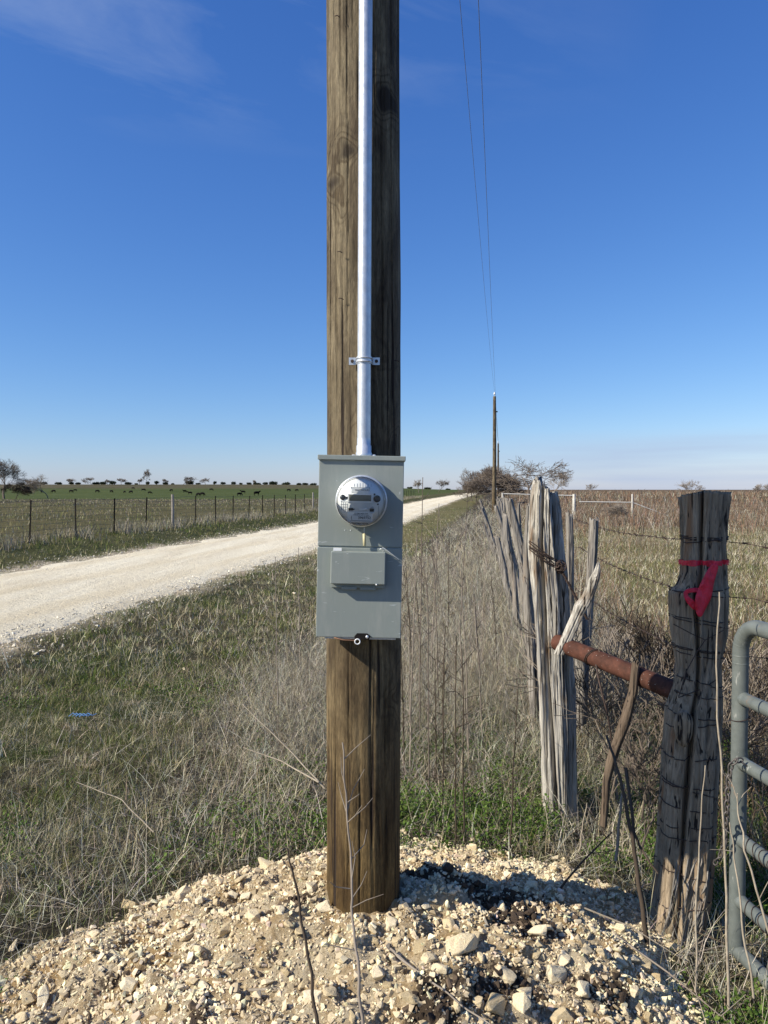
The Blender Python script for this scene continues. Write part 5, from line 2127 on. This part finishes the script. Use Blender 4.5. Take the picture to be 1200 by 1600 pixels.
# left side trees
tree('bare_tree', at_uY(6, 150), 8.6, 31, 'large bare tree at the left edge beyond the pasture', mat='bark', spread=.75, levels=5, trunk_r=.30, minr=0.014, first=.28, squash=1.0, nchild=3)
tree('scrub_tree', at_uY(25, 150), 3.6, 32, 'dark dense scrub at the foot of the left edge tree', mat='darkbark', spread=1.0, levels=5, trunk_r=.10, minr=0.016, first=.14, squash=1.3)
tree('bare_tree', at_uY(75, 165), 5.5, 33, 'pale fine twigged tree standing alone in the left pasture', mat='twiggrey', spread=.85, levels=5, trunk_r=.14, minr=0.009, first=.3, squash=1.2)


def juniper(base, w, h, label, group, seed, name='juniper_bush', trunk=False):
    r_ = np.random.default_rng(seed)
    root = empty(name, tuple(base), label, 'bush' if name != 'oak_tree' else 'tree', group)
    n_ = 900
    k = r_.integers(0, 6, n_)
    cx = r_.uniform(-.32, .32, 6) * w
    cy = r_.uniform(-.3, .3, 6) * w
    czz = r_.uniform(.4, .62, 6) * h
    d_ = r_.normal(0, 1, (n_, 3))
    d_ /= np.linalg.norm(d_, axis=1, keepdims=True)
    rr = r_.random(n_) ** .4
    p = np.stack([cx[k] + d_[:, 0] * rr * w * .27, cy[k] + d_[:, 1] * rr * w * .27, np.maximum(czz[k] + d_[:, 2] * rr * h * .42, .05)], -1) + np.array(base)
    sz = w * .07
    a = r_.normal(0, 1, (n_, 3)) * sz
    b_ = r_.normal(0, 1, (n_, 3)) * sz
    V = np.stack([p, p + a, p + b_], 1).reshape(-1, 3)
    col = np.array([.040, .050, .030]) * r_.uniform(.6, 1.5, (n_, 1))
    MB().add(V, np.arange(n_ * 3).reshape(-1, 3), np.repeat(col, 3, 0)).build('foliage', M['conifer'], root)
    MB().tube([tuple(np.array(base) - np.array([0, 0, .2])), tuple(np.array(base) + np.array([0, 0, h * .5]))], [w * .05, w * .03], 6).build('stem', M['darkbark'], root)
    return root


K6 = 600 / F
gl = 'round dark junipers along the left horizon'
for i, (u, w, h) in enumerate(sorted([(57, 12, 5), (68, 12, 5.5), (92, 11, 4.5), (111, 10, 4.5), (122, 10, 4.5), (150, 12, 4.5), (160, 12, 4.5), (176, 10, 7), (201, 13, 5.5), (231, 8, 6), (245, 8, 7), (259, 9, 6), (296, 12, 8),
                               (336, 8, 6), (349, 9, 6), (365, 9, 6), (376, 8, 3.2), (389, 8, 3.5), (403, 13, 3), (415, 9, 4.5), (427, 12, 5.5), (448, 11, 3.6), (466, 12, 4), (478, 13, 4), (489, 12, 3.8), (34, 12, 4), (213, 7, 2.5), (270, 6, 3), (310, 7, 3), (640, 9, 3), (668, 10, 3), (700, 8, 3)])):
    Y = 590 + (i * 37 % 40)
    juniper(at_uY(u, Y), w * K6 * (.8 + .35 * ((i * 53) % 17) / 17), h * K6 * (.62 + .3 * ((i * 29) % 13) / 13), 'dark green juniper on the horizon, %s from the left of the juniper row' % nth(i), gl, i)
random.seed(4)
HL = ['leafless dome shaped tree nearest the left edge tree on the horizon', 'grey domed tree on the horizon right of the lone pasture tree', 'leafless domed tree midway between the lone tree and the tallest one', 'smallest grey tree between two dark junipers on the horizon',
      'pale round leafless tree just left of the tallest horizon tree', 'grey leafless tree standing over a dark juniper right of the tallest one', 'single pale leafless tree standing apart right of the branchy pair', 'tiny pale tree on the horizon near the meter box',
      'wide branchy leafless tree beside a round dark juniper', 'thin leaning leafless tree touching the tallest one', 'tallest leafless tree on the left horizon with an open crown']
for i, (u, w, h) in enumerate([(44, 15, 8), (115, 20, 10), (143, 16, 11), (168, 9, 8), (190, 17, 10), (260, 9, 9), (321, 14, 10), (396, 8, 7), (287, 20, 13), (218, 9, 10), (230, 15, 24)]):
    hh = h * K6
    o_ = tree('horizon_tree', at_uY(u, 610), hh * 1.05, 200 + i, HL[i], mat='bark' if i in (8, 10) else 'twiggrey',
              spread=1.0, levels=4, trunk_r=.25, minr=.05, first=.2 if i < 10 else .45, squash=w / h * 1.0, group='leafless trees on the left horizon')


# bramble shrubs close by (bare, between the posts)
random.seed(12)
spots = [(958, 4.6, 1.25), (985, 4.3, 1.35), (1010, 4.1, 1.2), (1040, 4.4, 1.3), (930, 5.0, 1.0), (1150, 4.2, 1.25), (1185, 3.9, 1.2), (1165, 4.9, 1.3), (1215, 4.5, 1.2), (970, 5.6, 1.2), (1020, 5.4, 1.2), (1000, 3.75, .9), (1130, 4.6, 1.1),
         (1240, 4.0, 1.2), (940, 4.2, .8), (900, 4.9, .8)]
BL = ['bare bramble shrub rising just behind the crooked brown stick', 'bare bramble shrub behind the middle of the red brace pipe', 'pale bramble shrub between the crooked stick and the corner post',
      'dark bramble shrub touching the left side of the corner post', 'low grey bramble right of the straight leaning stave', 'dark bramble filling the gap between corner post and gate bend',
      'grey bramble shrub seen through the top bars of the gate', 'bramble shrub farther back behind the gate bend', 'dark bramble shrub at the right edge behind the gate', 'tallest grey bramble farther back beyond the red pipe',
      'bramble shrub farthest back left of the corner post top', 'short dark bramble in front, under the red pipe', 'bramble shrub directly behind the corner post', 'grey bramble shrub at the far right behind the gate rails',
      'small dark bramble under the twister stick', 'small bramble at the foot of the thin knobbly stave']
for i, (u, Y, h) in enumerate(spots):
    x_ = (u - 600) / F * Y
    base = (x_, Y, g(x_, Y) - .02)
    tree('bramble_shrub', base, h, 300 + i, BL[i], 'shrub', ['darkbark', 'twiggrey', 'bark'][i % 3], spread=.55, levels=4, nchild=3 if i % 2 else 2, trunk_r=.010, minr=.0020, first=.34,
         group='bare bramble shrubs round the corner', up=.35, jitter=.2)

# ================================================================== FAR POLES AND LINES
for i, (u, Y, vt) in enumerate(((772, 58, 620), (778, 112, 693))):
    x_ = (u - 600) / F * Y
    zb2 = g(x_, Y)
    zt2 = CAMZ + (765 - vt) / F * Y
    root = empty('utility_pole', (x_, Y, zb2 - .1), ['distant wooden power pole, the nearer of the two past the fence', 'distant wooden power pole, the farther shorter looking one'][i], 'utility pole', 'distant power poles')
    MB().tube([(x_, Y, zb2 - .1), (x_ + .02, Y, (zb2 + zt2) / 2), (x_, Y, zt2)], [.17, .145, .115], 14).build('shaft', M['pole'], root)
    MB().lathe((x_, Y, zt2), (0, 0, 1), [(0, .03), (.12, .03), (.12, .07), (.2, .08), (.26, .05), (.30, .06), (.36, 0)], 12).build('insulator', M['bezel'], root)
    MB().lathe((x_ + .12, Y - .1, zt2 - 1.2), (1, 0, 0), [(0, .05), (.1, .06), (.12, 0)], 10).build('neutral_bracket', M['tpost'], root)


def line(p0, p1, sag, r, label):
    pts = []
    for i in range(61):
        t = i / 60
        p = Vector(p0).lerp(Vector(p1), t)
        p.z -= 4 * sag * t * (1 - t)
        pts.append(p)
    b_ = MB().tube(pts, r, 6)
    return tag(b_.build('power_line', M['cable'], at=p0), label, 'power line', 'overhead power lines')


p1x, p1y, p1z = 172 / F * 58, 58, CAMZ + (765 - 620) / F * 58
p2x, p2y, p2z = 178 / F * 112, 112, CAMZ + (765 - 693) / F * 112
line((PX - .13, PY, 9.15), (p1x, p1y, p1z + .3), .55, .0042, 'upper overhead wire from the near pole to the distant pole')
line((PX + .24, PY, 7.7), (p1x + .15, p1y, p1z - 1.2), .45, .0042, 'lower overhead wire from the near pole to the distant pole')
line((p1x, p1y, p1z + .3), (p2x, p2y, p2z + .3), .4, .010, 'far wire between the two distant poles, upper')
line((p1x + .15, p1y, p1z - 1.2), (p2x + .15, p2y, p2z - 1.2), .4, .010, 'far wire between the two distant poles, lower')

# ================================================================== LEFT FENCE
SF = -12.8
fy = [20.25 + 2.245 * k for k in range(-3, 44)]
proto = None
def steel_label(k):
    near = min((7, 17, 27, 37), key=lambda w: abs(k - w + .1))
    which = {7: 'wooden post left of the meter box', 17: 'wooden post touching the meter box side', 27: 'wooden post beyond the meter box', 37: 'farthest wooden post'}[near]
    return '%s dark steel post %s the pale %s' % (ORD[abs(k - near) - 1], 'left of' if k < near else 'right of', which)


for k, Y in enumerate(fy):
    x_ = SF + .1515 * Y
    z_ = g(x_, Y)
    if (k - 7) % 10 == 0:
        root = empty('wooden_post', (x_, Y, z_ - .1), ['pale wooden post in the wire fence left of the meter box', 'pale wooden post in the wire fence touching the meter box side', 'pale wooden post in the wire fence beyond the meter box', 'farthest pale wooden post in the wire fence'][min((k - 7) // 10, 3)],
                     'fence post')
        MB().tube([(x_, Y, z_ - .1), (x_ + .02, Y, z_ + .7), (x_ + .01, Y, z_ + 1.30)], [.062, .058, .054], 14).build('shaft', M['oldpost'], root)
        continue
    if proto is None:
        root = empty('steel_post', (x_, Y, z_ - .1), steel_label(k), 'fence post', 'dark steel posts of the fence beyond the road')
        b = MB()
        b.box((x_, Y, z_ + .55), (.045, .008, 1.3))
        b.box((x_, Y + .019, z_ + .55), (.008, .030, 1.3))
        for q_ in range(12):
            b.box((x_, Y - .006, z_ + .15 + q_ * .09), (.02, .005, .03))
        b.build('shaft', M['tpost'], root)
        proto = root
    else:
        c_ = copy_tree(proto, (x_, Y, z_ - .1), 0, None, steel_label(k))
        c_.rotation_euler = (random.gauss(0, .02), random.gauss(0, .02) + .01, random.gauss(0, .3))
b = MB()
A_, B_, ra = [], [], []
fy2 = np.arange(12.5, 118, 1.1225)
hs = [.06, .20, .34, .50, .66, .84, 1.02, 1.16]
for i in range(len(fy2) - 1):
    for h_ in hs:
        x0, x1 = SF + .1515 * fy2[i], SF + .1515 * fy2[i + 1]
        A_.append((x0, fy2[i], g(x0, fy2[i]) + h_))
        B_.append((x1, fy2[i + 1], g(x1, fy2[i + 1]) + h_))
        ra.append(.0036 if h_ < 1.1 else .005)
yv = 12.5
while yv < 75:
    x0 = SF + .1515 * yv
    z0 = g(x0, yv)
    A_.append((x0, yv, z0 + .06))
    B_.append((x0, yv, z0 + 1.02))
    ra.append(.0030)
    yv += .30
b.prisms(A_, B_, ra, ra, 4)
tag(b.build('woven_wire', M['fencewire'], at=(SF, 20, .3)), 'woven wire mesh strung on the post fence beyond the gravel road', 'wire mesh')

# ================================================================== WHITE PIPE FENCE
YW = 45.0
posts_w = [(785, 770, .05), (897, 772, .095), (988, 772, .055)]


def wz(v, Y=YW):
    return CAMZ + (765 - v) / F * Y


def wx(u, Y=YW):
    return (u - 600) / F * Y


wf = empty('pipe_fence', (wx(785), YW, g(wx(785), YW)), 'white pipe fence with brace and wire mesh across the weedy field', 'fence')
for u, v, r_ in posts_w:
    x_ = wx(u)
    MB().tube([(x_, YW, g(x_, YW) - .1), (x_, YW, wz(v))], r_, 14).build('post', M['white'], wf)
MB().tube([(wx(785), YW, wz(771.5)), (wx(897), YW, wz(774.5))], .034, 12).build('top_rail', M['white'], wf)
MB().tube([(wx(905), YW, wz(784)), (wx(988), YW, wz(785))], .034, 12).build('brace_rail', M['white'], wf)
MB().tube([(wx(988), YW, wz(785)), (wx(1046), YW, wz(807))], .030, 12).build('diagonal_brace', M['white'], wf)
A_, B_ = [], []
for h_ in (.2, .35, .5, .68, .86, 1.05, 1.25):
    xs_ = np.linspace(wx(785), wx(1300), 30)
    for i in range(29):
        A_.append((xs_[i], YW, g(xs_[i], YW) + h_))
        B_.append((xs_[i + 1], YW, g(xs_[i + 1], YW) + h_))
xv = wx(785)
while xv < wx(1300):
    A_.append((xv, YW, g(xv, YW) + .1))
    B_.append((xv, YW, g(xv, YW) + 1.25))
    xv += .30
MB().prisms(A_, B_, np.full(len(A_), .004), np.full(len(A_), .004), 4).build('wire_mesh', M['fencewire'], wf)
# plain posts carrying the mesh to the right
for u in (1060, 1130, 1200, 1270):
    x_ = wx(u)
    MB().tube([(x_, YW, g(x_, YW) - .1), (x_, YW, g(x_, YW) + 1.28)], .02, 8).build('line_post', M['tpost'], wf)


# ================================================================== COWS
def cow_mesh(graze):
    me = bpy.data.meshes.new('cow')
    # joints (x forward)
    J = [((0, 0, 1.05), (.36, .40)), ((.55, 0, 1.07), (.35, .38)), ((-.6, 0, 1.1), (.32, .36)), ((.85, 0, 1.15), (.24, .28)), ((-.85, 0, 1.12), (.22, .26))]
    if graze:
        J += [((1.15, 0, .85), (.17, .2)), ((1.32, 0, .45), (.13, .16)), ((1.45, 0, .16), (.08, .09))]
    else:
        J += [((1.1, 0, 1.4), (.17, .2)), ((1.3, 0, 1.5), (.14, .17)), ((1.58, 0, 1.36), (.08, .09))]
    E = [(0, 1), (0, 2), (1, 3), (2, 4), (3, 5), (5, 6), (6, 7)]
    for (x0, y0, kx) in ((.62, .2, 1), (.62, -.2, 1), (-.68, .2, -1), (-.68, -.2, -1)):
        root = 1 if x0 > 0 else 2
        b0_ = len(J)
        if x0 > 0:
            J += [((x0, y0, .72), (.13, .13)), ((x0 + .02, y0, .40), (.065, .07)), ((x0, y0, .06), (.05, .05)), ((x0 + .05, y0, .0), (.06, .05))]
        else:
            J += [((x0 + .04, y0, .75), (.17, .14)), ((x0 - .12, y0, .45), (.07, .07)), ((x0 - .04, y0, .07), (.05, .05)), ((x0 + .02, y0, .0), (.06, .05))]
        E += [(root, b0_), (b0_, b0_ + 1), (b0_ + 1, b0_ + 2), (b0_ + 2, b0_ + 3)]
    t0 = len(J)
    J += [((-1.0, 0, 1.1), (.04, .04)), ((-1.06, 0, .7), (.03, .03)), ((-1.06, 0, .45), (.05, .05))]
    E += [(4, t0), (t0, t0 + 1), (t0 + 1, t0 + 2)]
    for sgn in (-1, 1):
        hx, hz = (1.30, .55) if graze else (1.24, 1.58)
        J += [((hx, sgn * .24, hz), (.05, .03))]
        E += [(6, len(J) - 1)]
    me.from_pydata([j[0] for j in J], E, [])
    o = bpy.data.objects.new('cow', me)
    COL.objects.link(o)
    md = o.modifiers.new('skin', 'SKIN')
    for i, j in enumerate(J):
        me.skin_vertices[0].data[i].radius = j[1]
    me.skin_vertices[0].data[0].use_root = True
    md.use_smooth_shade = True
    o.modifiers.new('sub', 'SUBSURF').levels = 1
    bpy.context.view_layer.update()
    dg = bpy.context.evaluated_depsgraph_get()
    out = bpy.data.meshes.new_from_object(o.evaluated_get(dg))
    bpy.data.objects.remove(o)
    out.materials.clear()
    out.materials.append(M['cow'])
    return out


CM = [cow_mesh(True), cow_mesh(False)]
cows = [(21, 764, 1), (26, 765, 0), (32, 766, 0), (37, 762, 1), (65, 770, 0), (84, 770, 0), (6, 768, 0), (111, 770, 0), (118, 768, 0), (152, 770, 0), (174, 770, 0), (195, 770.5, 0), (205, 771, 0), (208, 764.5, 0), (224, 767.5, 0), (234, 772, 0),
        (268, 768, 0), (289, 770, 1), (297, 773, 1), (310, 775.5, 0), (316, 775, 0), (330, 767, 0), (374, 775, 0), (380, 771.5, 1), (401, 774.5, 1), (451, 768, 0), (464, 768, 0)]
random.seed(33)
for i, (u, vf, st_) in enumerate(cows):
    best, by = 1e9, 300
    for Y in np.arange(170, 560, 2.0):
        x_ = (u - 600) / F * Y
        vv = 765 - F * (g(x_, Y) - CAMZ) / Y
        if abs(vv - vf) < best - 1e-6 and Y > 240:
            best, by = abs(vv - vf), Y
    x_ = (u - 600) / F * by
    o = bpy.data.objects.new('cow', CM[st_])
    COL.objects.link(o)
    o.location = (x_, by, g(x_, by))
    o.rotation_euler.z = random.choice([0, math.pi]) + random.gauss(0, .5)
    sc_ = random.uniform(.78, 1.0) * (1.3 if u == 401 else 1)
    o.scale = (sc_,) * 3
    lab = {401: 'large black cow standing side on, last of the herd near the meter box', 37: 'black cow standing at the right of the cluster under the left edge tree'}.get(
        u, ('black cow grazing in the far pasture, %s cow from the left' if not st_ else 'black cow with raised head in the far pasture, %s cow from the left') % nth(sorted(c[0] for c in cows).index(u)))
    tag(o, lab, 'cow', 'black cattle in the far pasture')

# ================================================================== LITTER / SMALL THINGS
for (u, v, s_, lab) in ((459, 931, .09, 'flat white stone lying on the verge left of the meter box'), (449, 897, .05, 'smaller white stone farther up the verge'), (287, 1052, .03, 'small white scrap stone in the verge grass')):
    p = on_surf(u, v)
    o = put_rock(p.x, p.y, s_ * 1.2, lab, None, sink=.0)
    o.scale = (s_ * 1.6, s_, s_ * .35)
    o.location.z = surf(p.x, p.y) + .05
p = on_surf(116, 1130)
b = MB()
for k in range(5):
    q0 = p + Vector((-.05 + k * .03, random.uniform(-.02, .02), .05))
    b.tube([q0, q0 + Vector((.03, .01, .025)), q0 + Vector((.07, -.01, .01)), q0 + Vector((.1, .01, .02))], .0028, 5)
tag(b.build('blue_twine', M['bluetwine'], at=tuple(p)), 'frayed piece of blue twine lying in the verge grass', 'twine')

# dark soil clods on the mound
random.seed(77)
cm = []
for s_ in range(5):
    me = rock_mesh(40 + s_)
    me.materials.clear()
    me.materials.append(M['soilclod'])
    cm.append(me)
k_ = 0
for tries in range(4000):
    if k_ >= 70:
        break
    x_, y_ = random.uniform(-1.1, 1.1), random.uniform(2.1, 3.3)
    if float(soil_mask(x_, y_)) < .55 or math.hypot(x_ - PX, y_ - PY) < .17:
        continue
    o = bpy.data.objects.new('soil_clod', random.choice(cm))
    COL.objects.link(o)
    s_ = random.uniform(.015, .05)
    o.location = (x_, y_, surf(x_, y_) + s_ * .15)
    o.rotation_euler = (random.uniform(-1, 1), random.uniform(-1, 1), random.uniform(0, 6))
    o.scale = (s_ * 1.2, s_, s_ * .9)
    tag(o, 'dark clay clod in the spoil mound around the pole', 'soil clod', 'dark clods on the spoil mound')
    k_ += 1

ws = [o for o in bpy.data.objects if o.get('group') == 'tall weed stalks of the thicket']
ws.sort(key=lambda o: o.location.x / o.location.y)
for i, o in enumerate(ws):
    o['label'] = 'tall dry weed stalk in the thicket, number %d counted rightward from the meter box' % (i + 1)
for o in bpy.data.objects:
    if '_loc' in o:
        del o['_loc']
